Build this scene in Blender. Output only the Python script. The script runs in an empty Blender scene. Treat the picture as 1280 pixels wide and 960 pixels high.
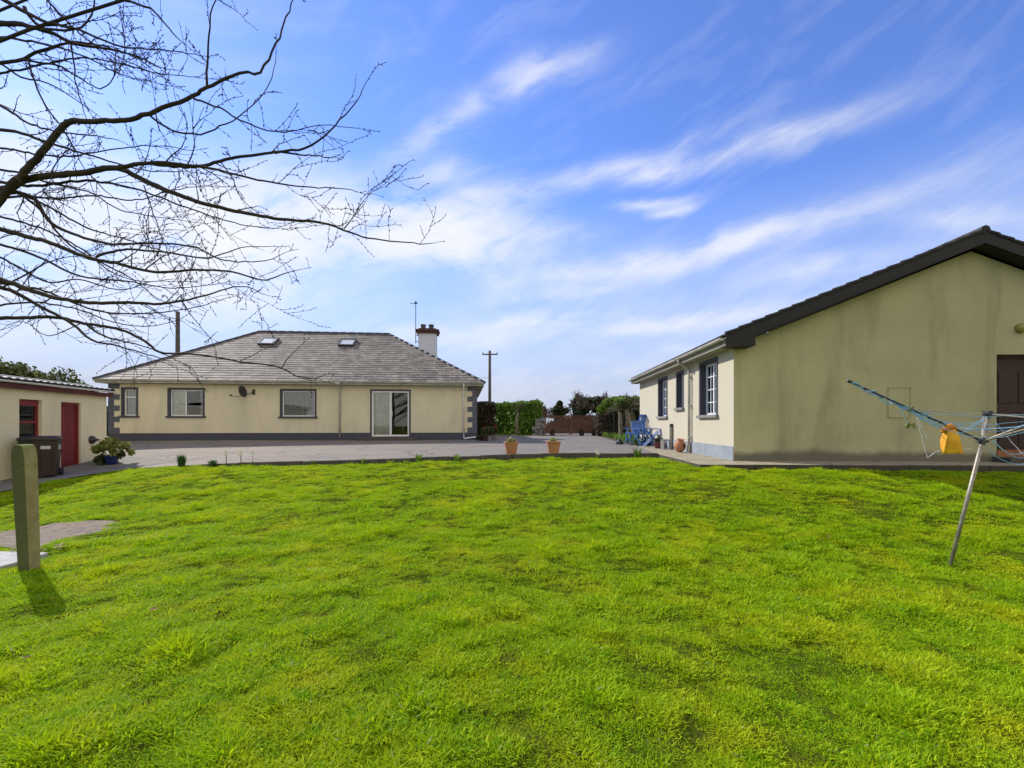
import bpy, math, random
import numpy as np
from mathutils import Vector, Matrix
random.seed(7); RNG = np.random.default_rng(7)
S = bpy.context.scene; COL = S.collection
PI = math.pi; F = 569.0; CH = 1.6

# ------------------------------------------------------------------ helpers
class MB:
    def __init__(s): s.v=[]; s.f=[]; s.m=[]; s.uv={}
    def quad(s,a,b,c,d,mi=0,uv=None):
        n=len(s.v); s.v+= [tuple(a),tuple(b),tuple(c),tuple(d)]; s.f.append((n,n+1,n+2,n+3)); s.m.append(mi)
        if uv: s.uv[len(s.f)-1]=uv
    def tri(s,a,b,c,mi=0):
        n=len(s.v); s.v+= [tuple(a),tuple(b),tuple(c)]; s.f.append((n,n+1,n+2)); s.m.append(mi)
    def poly(s,pts,mi=0):
        n=len(s.v); s.v+=[tuple(p) for p in pts]; s.f.append(tuple(range(n,n+len(pts)))); s.m.append(mi)
    def box(s,x0,x1,y0,y1,z0,z1,mi=0,M=None):
        P=[(x0,y0,z0),(x1,y0,z0),(x1,y1,z0),(x0,y1,z0),(x0,y0,z1),(x1,y0,z1),(x1,y1,z1),(x0,y1,z1)]
        if M is not None: P=[tuple(M@Vector(p)) for p in P]
        n=len(s.v); s.v+=P
        for q in [(0,3,2,1),(4,5,6,7),(0,1,5,4),(1,2,6,5),(2,3,7,6),(3,0,4,7)]:
            s.f.append(tuple(n+i for i in q)); s.m.append(mi)
    def prism(s,pts,z0,z1,mi=0):
        """pts ccw xy; z0,z1 numbers or callables"""
        g=lambda z,p: z(p[0],p[1]) if callable(z) else z
        a=[(p[0],p[1],g(z0,p)) for p in pts]; b=[(p[0],p[1],g(z1,p)) for p in pts]
        n=len(s.v); s.v+=a+b; k=len(pts)
        s.f.append(tuple(n+i for i in reversed(range(k)))); s.f.append(tuple(n+k+i for i in range(k))); s.m+=[mi,mi]
        for i in range(k):
            j=(i+1)%k; s.f.append((n+i,n+j,n+k+j,n+k+i)); s.m.append(mi)
    def tube(s,pts,rs,n=6,mi=0,cap=True):
        pts=[Vector(p) for p in pts]
        if not hasattr(rs,'__len__'): rs=[rs]*len(pts)
        base=len(s.v); up=None
        for i,p in enumerate(pts):
            t=(pts[min(i+1,len(pts)-1)]-pts[max(i-1,0)])
            if t.length<1e-9: t=Vector((0,0,1))
            t.normalize()
            if up is None: up=t.orthogonal().normalized()
            up=(up-t*up.dot(t))
            if up.length<1e-6: up=t.orthogonal()
            up.normalize(); w=t.cross(up)
            for k in range(n):
                a=2*PI*k/n; q=p+(up*math.cos(a)+w*math.sin(a))*rs[i]; s.v.append(tuple(q))
        for i in range(len(pts)-1):
            for k in range(n):
                k2=(k+1)%n; a=base+i*n; b=a+n
                s.f.append((a+k,a+k2,b+k2,b+k)); s.m.append(mi)
        if cap:
            s.f.append(tuple(base+k for k in reversed(range(n)))); s.m.append(mi)
            e=base+(len(pts)-1)*n; s.f.append(tuple(e+k for k in range(n))); s.m.append(mi)
    def lathe(s,prof,c=(0,0,0),n=20,mi=0,ax=None):
        """prof list of (r,z); ax matrix"""
        base=len(s.v)
        for r,z in prof:
            for k in range(n):
                a=2*PI*k/n; p=Vector((r*math.cos(a),r*math.sin(a),z))
                if ax is not None: p=ax@p
                s.v.append((p.x+c[0],p.y+c[1],p.z+c[2]))
        for i in range(len(prof)-1):
            for k in range(n):
                k2=(k+1)%n; a=base+i*n; b=a+n; s.f.append((a+k,a+k2,b+k2,b+k)); s.m.append(mi)
        s.f.append(tuple(base+k for k in reversed(range(n)))); s.m.append(mi)
        e=base+(len(prof)-1)*n; s.f.append(tuple(e+k for k in range(n))); s.m.append(mi)
    def build(s,name,mats,parent=None,smooth=False,loc=None):
        me=bpy.data.meshes.new(name); me.from_pydata(s.v,[],s.f)
        if not isinstance(mats,(list,tuple)): mats=[mats]
        for m in mats: me.materials.append(m)
        if len(mats)>1: me.polygons.foreach_set('material_index',s.m)
        if s.uv:
            ul=me.uv_layers.new(name='UVMap')
            for fi,uv in s.uv.items():
                p=me.polygons[fi]
                for li,u in zip(p.loop_indices,uv): ul.data[li].uv=u
        if smooth: me.polygons.foreach_set('use_smooth',[True]*len(s.f))
        me.update(); o=bpy.data.objects.new(name,me); COL.objects.link(o)
        if parent: o.parent=parent
        if loc: o.location=loc
        return o
def np_mesh(name,V,Fc,mats,parent=None,attr=None,midx=None):
    me=bpy.data.meshes.new(name); nv=len(V); k=Fc.shape[1]; nf=len(Fc)
    me.vertices.add(nv); me.vertices.foreach_set('co',V.astype(np.float32).ravel())
    me.loops.add(nf*k); me.loops.foreach_set('vertex_index',Fc.astype(np.int32).ravel())
    me.polygons.add(nf); me.polygons.foreach_set('loop_start',np.arange(0,nf*k,k,dtype=np.int32))
    if attr is not None:
        for an,arr in attr.items():
            a=me.attributes.new(an,'FLOAT','POINT'); a.data.foreach_set('value',arr.astype(np.float32))
    if not isinstance(mats,(list,tuple)): mats=[mats]
    for m in mats: me.materials.append(m)
    if midx is not None: me.polygons.foreach_set('material_index',midx)
    me.update(calc_edges=True); o=bpy.data.objects.new(name,me); COL.objects.link(o)
    if parent: o.parent=parent
    return o
def tag(o,label=None,cat=None,group=None,kind=None):
    if label: o['label']=label
    if cat: o['category']=cat
    if group: o['group']=group
    if kind: o['kind']=kind
    return o
def empty(name,loc,rz=0,label=None,cat=None,group=None):
    o=bpy.data.objects.new(name,None); COL.objects.link(o); o.location=loc; o.rotation_euler=(0,0,rz); o.empty_display_size=.2
    return tag(o,label,cat,group)
def bevel(o,w=.006,seg=2):
    m=o.modifiers.new('bevel','BEVEL'); m.width=w; m.segments=seg; m.limit_method='ANGLE'; m.angle_limit=.6; return o
def copy_tree(o,parent=None):
    c=o.copy(); COL.objects.link(c)
    if parent: c.parent=parent
    for ch in list(o.children): copy_tree(ch,c)
    return c
def P(x,y,d): return Vector(((x-640)/F*d,d,CH+(530-y)/F*d))   # a measured direction and a distance give a point

# ------------------------------------------------------------------ materials
def newmat(name):
    m=bpy.data.materials.new(name); m.use_nodes=True; nt=m.node_tree; nt.nodes.clear()
    o=nt.nodes.new('ShaderNodeOutputMaterial'); b=nt.nodes.new('ShaderNodeBsdfPrincipled')
    nt.links.new(b.outputs[0],o.inputs[0]); return m,nt,b,o
def N(nt,t,**kw):
    n=nt.nodes.new(t)
    for k,v in kw.items():
        if k=='inp':
            for a,c in v.items(): n.inputs[a].default_value=c
        else: setattr(n,k,v)
    return n
def mixc(nt,fac,a,b,bt='MIX'):
    n=nt.nodes.new('ShaderNodeMix'); n.data_type='RGBA'; n.blend_type=bt
    for i,v in ((0,fac),(6,a),(7,b)):
        if isinstance(v,bpy.types.NodeSocket): nt.links.new(v,n.inputs[i])
        elif i==0: n.inputs[0].default_value=v
        else: n.inputs[i].default_value=(*v,1) if len(v)==3 else v
    return n.outputs[2]
def noise(nt,vec,scale,detail=4,rough=.55,dist=0):
    n=N(nt,'ShaderNodeTexNoise'); n.inputs['Scale'].default_value=scale; n.inputs['Detail'].default_value=detail
    n.inputs['Roughness'].default_value=rough; n.inputs['Distortion'].default_value=dist
    if vec is not None: nt.links.new(vec,n.inputs['Vector'])
    return n.outputs['Fac']
def ramp(nt,fac,lo,hi,a=0.,b=1.):
    n=N(nt,'ShaderNodeMapRange'); n.clamp=True
    n.inputs[1].default_value=lo; n.inputs[2].default_value=hi; n.inputs[3].default_value=a; n.inputs[4].default_value=b
    nt.links.new(fac,n.inputs[0]); return n.outputs[0]
def objco(nt,scale=(1,1,1),which='Object'):
    t=N(nt,'ShaderNodeTexCoord'); m=N(nt,'ShaderNodeMapping'); m.inputs['Scale'].default_value=scale
    nt.links.new(t.outputs[which],m.inputs[0]); return m.outputs[0]
def bump(nt,b,h,strength=.3,dist=.01):
    n=N(nt,'ShaderNodeBump'); n.inputs['Strength'].default_value=strength; n.inputs['Distance'].default_value=dist
    nt.links.new(h,n.inputs['Height']); nt.links.new(n.outputs[0],b.inputs['Normal']); return n
def simple(name,col,rough=.6,var=.12,scale=6,metal=0,bs=.15,bd=.004,spec=.5,bscale=60,col2=None):
    m,nt,b,o=newmat(name); v=objco(nt)
    n1=noise(nt,v,scale,5,.6)
    c2=col2 if col2 else tuple(c*(1-var*2.2) for c in col)
    c=mixc(nt,ramp(nt,n1,.35,.7),col,c2)
    nt.links.new(c,b.inputs['Base Color']); b.inputs['Roughness'].default_value=rough; b.inputs['Metallic'].default_value=metal
    b.inputs['Specular IOR Level'].default_value=spec
    if bs: bump(nt,b,noise(nt,v,bscale,3),bs,bd)
    return m
def wallmat(name,col,dirt,streak,damt,samt,lowz=None,lowcol=(.12,.11,.08)):
    m,nt,b,o=newmat(name); v=objco(nt); vs=objco(nt,(1.3,1.3,.30))
    n1=noise(nt,v,.9,6,.62); n2=noise(nt,vs,1.2,7,.6,.5); n4=noise(nt,v,3.2,5,.65); n3=noise(nt,v,26,3,.6)
    c=mixc(nt,ramp(nt,n1,.38,.72,0,damt),col,dirt)
    c=mixc(nt,ramp(nt,n2,.5,.78,0,samt),c,streak)
    c=mixc(nt,ramp(nt,n4,.5,.72,0,damt*.5),c,dirt); c=mixc(nt,ramp(nt,n3,.3,.7,0,.16),c,tuple(x*.6 for x in col))
    if lowz is not None:
        sp=N(nt,'ShaderNodeSeparateXYZ'); t=N(nt,'ShaderNodeTexCoord'); nt.links.new(t.outputs['Object'],sp.inputs[0])
        add=N(nt,'ShaderNodeMath',operation='MULTIPLY_ADD'); nt.links.new(n1,add.inputs[0]); add.inputs[1].default_value=-.35; nt.links.new(sp.outputs[2],add.inputs[2])
        c=mixc(nt,ramp(nt,add.outputs[0],lowz-.2,lowz-.08,.85,0),c,lowcol)
    nt.links.new(c,b.inputs['Base Color']); b.inputs['Roughness'].default_value=.9; b.inputs['Specular IOR Level'].default_value=.2
    mm=N(nt,'ShaderNodeMath',operation='ADD'); nt.links.new(noise(nt,v,75,3,.6),mm.inputs[0]); nt.links.new(noise(nt,v,7,3,.6),mm.inputs[1])
    bump(nt,b,mm.outputs[0],.45,.006); return m
def leafmat(name,c1,c2,trans=.3,rough=.5,c3=None):
    m,nt,b,o=newmat(name)
    a=N(nt,'ShaderNodeAttribute'); a.attribute_name='rnd'
    g=N(nt,'ShaderNodeNewGeometry'); n=noise(nt,g.outputs['Position'],1.1,3)
    c=mixc(nt,a.outputs['Fac'],c1,c2)
    if c3: c=mixc(nt,ramp(nt,n,.45,.62),c,c3)
    nt.links.new(c,b.inputs['Base Color']); b.inputs['Roughness'].default_value=rough; b.inputs['Specular IOR Level'].default_value=.35
    t=N(nt,'ShaderNodeBsdfTranslucent'); nt.links.new(mixc(nt,.5,c,(.3,.4,.02),'ADD') if False else c,t.inputs[0])
    mx=N(nt,'ShaderNodeMixShader'); mx.inputs[0].default_value=trans
    nt.links.new(b.outputs[0],mx.inputs[1]); nt.links.new(t.outputs[0],mx.inputs[2]); nt.links.new(mx.outputs[0],o.inputs[0]); return m
def glassmat(name,tint=(.55,.6,.62),tr=.6):
    m,nt,b,o=newmat(name); nt.nodes.remove(b)
    tb=N(nt,'ShaderNodeBsdfTransparent'); tb.inputs[0].default_value=(*tint,1)
    gl=N(nt,'ShaderNodeBsdfGlossy'); gl.inputs['Roughness'].default_value=.03; gl.inputs[0].default_value=(.9,.95,1,1)
    fr=N(nt,'ShaderNodeFresnel'); fr.inputs[0].default_value=1.5
    f=ramp(nt,fr.outputs[0],0,1,.012,1.)
    v=objco(nt); bp=N(nt,'ShaderNodeBump'); bp.inputs['Strength'].default_value=.05; bp.inputs['Distance'].default_value=.01
    nt.links.new(noise(nt,v,3,2),bp.inputs['Height']); nt.links.new(bp.outputs[0],gl.inputs['Normal'])
    mx=N(nt,'ShaderNodeMixShader'); nt.links.new(f,mx.inputs[0]); nt.links.new(tb.outputs[0],mx.inputs[1]); nt.links.new(gl.outputs[0],mx.inputs[2])
    nt.links.new(mx.outputs[0],o.inputs[0]); return m
MT={}
MT['cream']=wallmat('cream_render',(.69,.62,.41),(.58,.52,.35),(.44,.41,.28),.6,.35)
MT['cream_dirty']=wallmat('cream_render_weathered',(.74,.66,.46),(.60,.55,.38),(.44,.40,.28),.7,.45)
MT['cream_bright']=wallmat('cream_render_clean',(.53,.48,.365),(.48,.44,.33),(.5,.47,.35),.5,.25)
MT['algae']=wallmat('algae_render',(.48,.44,.25),(.38,.36,.20),(.23,.22,.125),.9,.75,lowz=.14)
MT['white_render']=wallmat('white_rough_render',(.86,.75,.51),(.70,.61,.42),(.5,.45,.32),.6,.3)
MT['chimney']=wallmat('chimney_render',(.60,.63,.70),(.5,.52,.58),(.38,.40,.43),.5,.4)
MT['navy']=simple('slate_grey_paint',(.052,.054,.075),.7,.1,5,col2=(.055,.055,.07))
MT['quoin']=simple('quoin_paint',(.10,.105,.14),.7,.1,3)
MT['plinth_grey']=simple('grey_plinth_paint',(.27,.30,.33),.8,.1,3,col2=(.21,.23,.25))
MT['pvc']=simple('white_pvc',(.78,.78,.78),.35,.04,4,bs=0)
MT['gutter']=simple('cream_gutter',(.55,.53,.46),.5,.2,3,bs=.05)
MT['soffit']=simple('olive_soffit',(.30,.29,.21),.7,.1,3)
MT['fascia_black']=simple('black_fascia',(.012,.010,.011),.7,.2,5)
MT['curtain']=simple('pale_curtain',(.80,.77,.68),.9,.1,5,bs=0)
MT['netcurtain']=simple('grey_net_curtain',(.42,.42,.39),.9,.15,7,bs=0)
MT['glass']=glassmat('window_glass',(.88,.9,.9))
MT['dark_metal']=simple('dark_grey_metal',(.045,.045,.05),.5,.2,5,bs=.05)
MT['steel']=simple('galvanised_steel',(.40,.36,.29),.55,.25,14,metal=.6,bs=.1)
MT['wood_dark']=simple('dark_brown_door',(.045,.020,.013),.7,.2,9)
MT['wood_pole']=simple('weathered_pole_wood',(.10,.08,.065),.85,.25,4)
MT['red']=simple('faded_red_paint',(.24,.022,.026),.5,.2,4,col2=(.15,.016,.02))
MT['maroon']=simple('maroon_paint',(.13,.022,.022),.55,.2,4)
MT['terracotta']=simple('terracotta',(.50,.22,.10),.85,.15,9,col2=(.36,.15,.07))
MT['rust']=simple('rusty_capping',(.10,.045,.035),.9,.2,9)
MT['blue']=simple('blue_paint',(.045,.13,.38),.5,.2,12,col2=(.07,.18,.42))
MT['bluepot']=simple('blue_glaze',(.02,.035,.16),.25,.2,9,bs=0)
MT['brownbin']=simple('brown_plastic',(.040,.020,.018),.42,.12,4,bs=.06)
MT['blackbin']=simple('black_plastic',(.016,.017,.02),.42,.12,4,bs=.06)
MT['sticker']=simple('white_sticker',(.6,.6,.6),.5,.2,60,bs=0)
MT['orange']=simple('orange_threshold',(.35,.12,.03),.6,.2,5)
MT['gatewood']=simple('red_brown_stained_wood',(.135,.058,.032),.7,.2,3)
MT['bark']=simple('bare_bark',(.030,.020,.013),.9,.25,9,bs=.4,bd=.01,bscale=40,col2=(.055,.042,.022))
MT['bark_pale']=simple('pale_bark',(.25,.22,.14),.9,.25,8,bs=.5,bd=.015,bscale=25)
MT['twig']=simple('far_twig',(.13,.095,.07),.95,.2,1,bs=0)
MT['soil']=simple('soil',(.06,.042,.03),.95,.25,14,bs=.5,bd=.02,bscale=30)
MT['stone']=simple('grey_stone',(.26,.25,.23),.9,.2,6,bs=.6,bd=.02,bscale=18)
MT['flag']=simple('pale_flagstone',(.44,.42,.39),.85,.15,9,bs=.4,bd=.01,bscale=30)
MT['kerb']=simple('dark_concrete_kerb',(.10,.085,.07),.95,.25,5,bs=.6,bd=.012,bscale=24,col2=(.055,.05,.038))
MT['line']=simple('blue_line_cord',(.12,.36,.62),.5,.2,30,bs=0,col2=(.35,.55,.7))
MT['greyline']=simple('white_line_cord',(.55,.57,.6),.5,.2,30,bs=0)
MT['black']=simple('black_plastic_fitting',(.015,.015,.017),.4,.1,8,bs=0)
MT['yellow']=simple('yellow_cloth',(.80,.44,.02),.8,.12,10,bs=.3,bscale=30,col2=(.62,.26,.01))
MT['orangecloth']=simple('orange_cloth',(.55,.22,.02),.8,.15,14,bs=.3,bscale=30)
MT['white_petal']=simple('white_petal',(.8,.78,.7),.6,.05,14,bs=0)
MT['red_petal']=simple('red_petal',(.5,.03,.04),.6,.1,14,bs=0)
MT['yellowlight']=simple('yellowed_plastic',(.35,.32,.07),.5,.1,4,bs=0)
MT['deadleaf']=simple('dead_leaf',(.22,.11,.045),.8,.3,20,bs=0)
MT['lf_hedge']=leafmat('laurel_leaf',(.08,.17,.018),(.20,.32,.035),.3,.4)
MT['lf_brown']=leafmat('beech_leaf_brown',(.085,.05,.03),(.05,.042,.022),.15,.6)
MT['lf_ivy']=leafmat('ivy_leaf',(.028,.06,.014),(.06,.105,.022),.2,.45)
MT['lf_bright']=leafmat('bright_leaf',(.10,.21,.02),(.20,.30,.04),.35,.5)
MT['lf_olive']=leafmat('olive_leaf',(.07,.095,.022),(.12,.13,.04),.3,.55)
MT['lf_yellow']=leafmat('yellow_green_leaf',(.20,.24,.05),(.32,.33,.08),.35,.5)
MT['lf_daff']=leafmat('daffodil_leaf',(.02,.07,.015),(.05,.13,.025),.3,.5)
MT['lf_dark']=leafmat('dark_evergreen_leaf',(.022,.036,.012),(.045,.06,.02),.15,.5)
MT['lf_haze']=leafmat('far_olive_twigs',(.13,.12,.08),(.17,.14,.10),.2,.8)

# grass
def grassmat():
    m,nt,b,o=newmat('lawn_grass_blade')
    a=N(nt,'ShaderNodeAttribute'); a.attribute_name='rnd'
    g=N(nt,'ShaderNodeNewGeometry'); oi=N(nt,'ShaderNodeObjectInfo')
    n1=noise(nt,g.outputs['Position'],1.3,5,.65); n2=noise(nt,g.outputs['Position'],5.5,4,.6); n0=noise(nt,g.outputs['Position'],.28,3,.5)
    c=mixc(nt,a.outputs['Fac'],(.15,.36,.004),(.50,.62,.010))
    c=mixc(nt,ramp(nt,n1,.47,.66,0,.5),c,(.66,.62,.016))       # mossy yellow patches
    c=mixc(nt,ramp(nt,n2,.56,.72,0,.6),c,(.10,.34,.005))        # deeper clumps
    c=mixc(nt,ramp(nt,n0,.44,.66,0,.25),c,(.48,.60,.008))
    gt=N(nt,'ShaderNodeMath',operation='GREATER_THAN'); gt.inputs[1].default_value=.993; nt.links.new(a.outputs['Fac'],gt.inputs[0])
    c=mixc(nt,gt.outputs[0],c,(.66,.64,.48))
    nt.links.new(c,b.inputs['Base Color']); b.inputs['Roughness'].default_value=.6; b.inputs['Specular IOR Level'].default_value=.12
    t=N(nt,'ShaderNodeBsdfTranslucent'); nt.links.new(c,t.inputs[0])
    mx=N(nt,'ShaderNodeMixShader'); mx.inputs[0].default_value=.42
    nt.links.new(b.outputs[0],mx.inputs[1]); nt.links.new(t.outputs[0],mx.inputs[2]); nt.links.new(mx.outputs[0],o.inputs[0]); return m
MT['grass']=grassmat()
def groundmat():
    m,nt,b,o=newmat('lawn_ground')
    g=N(nt,'ShaderNodeNewGeometry'); n1=noise(nt,g.outputs['Position'],2.,6,.7); n2=noise(nt,g.outputs['Position'],30,4,.7)
    c=mixc(nt,ramp(nt,n1,.4,.65),(.055,.095,.006),(.11,.13,.012)); c=mixc(nt,ramp(nt,n2,.45,.65,0,.9),c,(.045,.04,.014))
    nt.links.new(c,b.inputs['Base Color']); b.inputs['Roughness'].default_value=1; b.inputs['Specular IOR Level'].default_value=0; bump(nt,b,n2,1,.04); return m
MT['ground']=groundmat()
def drivemat():
    m,nt,b,o=newmat('old_tarmac')
    g=N(nt,'ShaderNodeNewGeometry'); mp=N(nt,'ShaderNodeMapping'); mp.inputs['Scale'].default_value=(.45,1.6,1); nt.links.new(g.outputs['Position'],mp.inputs[0])
    n1=noise(nt,mp.outputs[0],.9,7,.7); n2=noise(nt,g.outputs['Position'],90,3,.7); n3=noise(nt,mp.outputs[0],3.5,5,.65)
    sx=N(nt,'ShaderNodeSeparateXYZ'); nt.links.new(g.outputs['Position'],sx.inputs[0])
    base=mixc(nt,ramp(nt,sx.outputs[0],-9,1),(.27,.215,.16),(.175,.15,.125))
    c=mixc(nt,ramp(nt,n1,.4,.68,0,.6),base,(.12,.108,.10)); c=mixc(nt,ramp(nt,n3,.5,.7,0,.45),c,(.25,.23,.19))
    c=mixc(nt,ramp(nt,n2,.5,.75,0,.3),c,(.08,.075,.07))
    vo=N(nt,'ShaderNodeTexVoronoi'); vo.feature='DISTANCE_TO_EDGE'; vo.inputs['Scale'].default_value=.38; wv=N(nt,'ShaderNodeVectorMath',operation='ADD'); nz=N(nt,'ShaderNodeTexNoise'); nz.inputs['Scale'].default_value=1.6; nz.inputs['Detail'].default_value=6; nt.links.new(g.outputs['Position'],nz.inputs['Vector']); nt.links.new(nz.outputs['Color'],wv.inputs[0]); nt.links.new(g.outputs['Position'],wv.inputs[1]); nt.links.new(wv.outputs[0],vo.inputs['Vector'])
    c=mixc(nt,ramp(nt,vo.outputs['Distance'],.004,.014,.7,0),c,(.05,.045,.035)); n5=noise(nt,g.outputs['Position'],.35,3,.6,.3); c=mixc(nt,ramp(nt,n5,.56,.60,0,.35),c,(.13,.115,.10))
    nt.links.new(c,b.inputs['Base Color']); b.inputs['Roughness'].default_value=.92; bump(nt,b,n2,.35,.008); return m
MT['drive']=drivemat()
MT['path']=simple('grey_concrete_path',(.20,.18,.155),.92,.2,2.2,bs=.35,bd=.01,bscale=40,col2=(.13,.12,.10))
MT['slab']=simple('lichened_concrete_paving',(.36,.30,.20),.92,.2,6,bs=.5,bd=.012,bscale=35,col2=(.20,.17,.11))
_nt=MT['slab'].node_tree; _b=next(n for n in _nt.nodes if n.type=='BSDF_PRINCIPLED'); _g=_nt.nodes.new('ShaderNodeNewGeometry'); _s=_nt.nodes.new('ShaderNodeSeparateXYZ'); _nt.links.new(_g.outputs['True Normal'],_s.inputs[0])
_l=_b.inputs['Base Color'].links[0].from_socket; _nt.links.new(mixc(_nt,ramp(_nt,_s.outputs[2],.4,.8),(.055,.048,.03),_l),_b.inputs['Base Color'])  # vertical faces mixed darker than the tops, by surface angle
MT['gravel']=simple('grit_concrete',(.27,.20,.14),.95,.25,9,bs=1,bd=.03,bscale=30,col2=(.11,.09,.075))
def postmat():
    m,nt,b,o=newmat('mossy_concrete_post'); v=objco(nt)
    n1=noise(nt,v,6,6,.65); n2=noise(nt,v,40,4,.7)
    sp=N(nt,'ShaderNodeSeparateXYZ'); t=N(nt,'ShaderNodeTexCoord'); nt.links.new(t.outputs['Normal'],sp.inputs[0])
    c=mixc(nt,ramp(nt,n1,.35,.65),(.36,.29,.14),(.20,.175,.07))
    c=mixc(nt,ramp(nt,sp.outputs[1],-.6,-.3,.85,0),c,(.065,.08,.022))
    c=mixc(nt,ramp(nt,sp.outputs[2],.3,.8,0,.8),c,(.22,.27,.03))
    c=mixc(nt,ramp(nt,n2,.58,.7,0,.6),c,(.26,.24,.15))
    nt.links.new(c,b.inputs['Base Color']); b.inputs['Roughness'].default_value=.95; bump(nt,b,n2,.6,.01); return m
MT['post']=postmat()
def slatemat(name,c1,c2,mortar,bw,bh,patch,lich):
    m,nt,b,o=newmat(name); t=N(nt,'ShaderNodeUVMap')
    br=N(nt,'ShaderNodeTexBrick'); br.offset=.5
    br.inputs['Color1'].default_value=(*c1,1); br.inputs['Color2'].default_value=(*c2,1); br.inputs['Mortar'].default_value=(*mortar,1)
    br.inputs['Scale'].default_value=1; br.inputs['Mortar Size'].default_value=.008; br.inputs['Brick Width'].default_value=bw; br.inputs['Row Height'].default_value=bh; br.inputs['Bias'].default_value=-.1
    nt.links.new(t.outputs[0],br.inputs[0])
    mp=N(nt,'ShaderNodeMapping'); mp.inputs['Scale'].default_value=(.5,1.3,1); nt.links.new(t.outputs[0],mp.inputs[0])
    n1=noise(nt,mp.outputs[0],1.,6,.7); n2=noise(nt,mp.outputs[0],5,5,.75)
    c=mixc(nt,ramp(nt,n1,.42,.66,0,.75),br.outputs[0],patch); c=mixc(nt,ramp(nt,n2,.52,.68,0,.75),c,lich); c=mixc(nt,ramp(nt,noise(nt,t.outputs[0],9,3,.6),.60,.70,0,.8),c,(.03,.025,.022))
    nt.links.new(c,b.inputs['Base Color']); b.inputs['Roughness'].default_value=.75
    bump(nt,b,br.outputs['Fac'],-.4,.01); return m
MT['slate']=slatemat('lichened_slate',(.29,.25,.205),(.105,.082,.070),(.03,.027,.027),.32,.24,(.095,.07,.06),(.46,.42,.33))
MT['tile']=slatemat('dark_roof_tile',(.030,.024,.022),(.022,.018,.017),(.01,.01,.01),.3,.3,(.025,.02,.018),(.06,.05,.04))
MT['sheet']=simple('pale_roof_sheet',(.34,.35,.33),.6,.15,3,bs=.1)

# ------------------------------------------------------------------ terrain
def tps(pts):
    A=np.array([(p[0],p[1]) for p in pts],float); z=np.array([p[2] for p in pts],float); n=len(A)
    def U(r2): return np.where(r2>1e-12,r2*np.log(np.maximum(r2,1e-12)),0)
    r2=((A[:,None]-A[None])**2).sum(-1); K=U(r2)+np.eye(n)*.4
    Pm=np.c_[np.ones(n),A]; L=np.zeros((n+3,n+3)); L[:n,:n]=K; L[:n,n:]=Pm; L[n:,:n]=Pm.T
    w=np.linalg.solve(L,np.r_[z,0,0,0])
    def f(x,y):
        x=np.asarray(x,float); y=np.asarray(y,float); sh=x.shape; X=x.ravel(); Y=y.ravel()
        out=w[n]+w[n+1]*X+w[n+2]*Y
        for i in range(n): out=out+w[i]*U((X-A[i,0])**2+(Y-A[i,1])**2)
        return out.reshape(sh)
    return f
kerbline=[(-8.3,12,.525),(-5.5,12,.62),(-2.5,12.1,.707),(0,12.2,.775),(2.3,12.4,.805),(3.9,12.4,.80)]
hard=[(-10.65,12.9,.353)]+kerbline+[(-13.45,15.1,.51),(-12.6,11.2,.2),(-11.25,10,.106),(-10.9,11.5,.286),(-17,19.2,.88),(-9,20,.88),(-1.6,20.8,.88),
  (-12,17,.75),(-6,17,.80),(0,17,.82),(2,23,.87),(4.4,23.4,.88),(2,28.5,.87),(8,20,.84),(-20,30,.88),(20,30,.88),(-24,16,.6),(4.9,10.1,.8),(5.4,19,.82),(-12.4,8,-.03),(-11.1,8,-.06),(10,10,.8),(0,40,.88),(-3,29,.88)]
HD=tps(hard)
soft=[(-10.65,12.9,.335),(-8.3,12,.49),(-5.5,12,.52),(-2.5,12.1,.60),(0,12.2,.665),(2.3,12.4,.68),(3.9,12.4,.68),(3.76,9.2,.69),(10.3,8.8,.665),(7,9,.685),(4.93,5.13,0.),(-5.36,5,0.),
  (0,0,0),(-10,0,0),(10,0,0),(0,3,0),(0,5,.09),(-6.5,7,.05),(0,8,.36),(10,5,.03),(-12.6,11.2,.12),(-11.25,10,.09),(-10.9,11.5,.265),(-12,8,-.08),(-17,19.2,.75),(-9,20,.75),(-1.6,20.8,.75),
  (-12,17,.6),(-6,17,.66),(0,17,.7),(2,28.5,.75),(8,20,.7),(-20,30,.75),(20,30,.75),(-24,16,.5),(10,12,.65),(0,40,.75),(-13.45,15.1,.36),(-6,-5,0),(6,-5,0),(20,8,.6),(-20,6,0)]
HLs=tps(soft)
def HL(x,y):
    x=np.asarray(x,float); y=np.asarray(y,float)
    d=np.maximum(np.abs(x)/24,np.maximum((y-14)/24,(-2-y)/8)); t=np.clip((d-1)/.6,0,1); t=t*t*(3-2*t)
    cx=np.clip(x,-38,38); cy=np.clip(y,-8,50)
    base=np.where(y>8,.75,0.); return HLs(cx,cy)*(1-t)+np.where(y>0,np.clip(y/8,0,1)*.75,0)*t
def h1(x,y): return float(HD(x,y))
def g1(x,y): return float(HL(x,y))
def vn(x,y,sc,seed):
    r=np.random.default_rng(seed); T=r.uniform(-1,1,(256,256)); x=np.asarray(x)/sc+500; y=np.asarray(y)/sc+500
    xi=np.floor(x).astype(int); yi=np.floor(y).astype(int); fx=x-xi; fy=y-yi; fx=fx*fx*(3-2*fx); fy=fy*fy*(3-2*fy)
    g=lambda a,b:T[a%256,b%256]
    return (g(xi,yi)*(1-fx)+g(xi+1,yi)*fx)*(1-fy)+(g(xi,yi+1)*(1-fx)+g(xi+1,yi+1)*fx)*fy
def lump(x,y):
    u=x*.92+y*.38; v=-x*.38+y*.92
    return .018*vn(u,v,.9,1)+.014*vn(u,v,.33,2)+.015*vn(u,v,.16,3)+.008*vn(u,v,.08,4)
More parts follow.
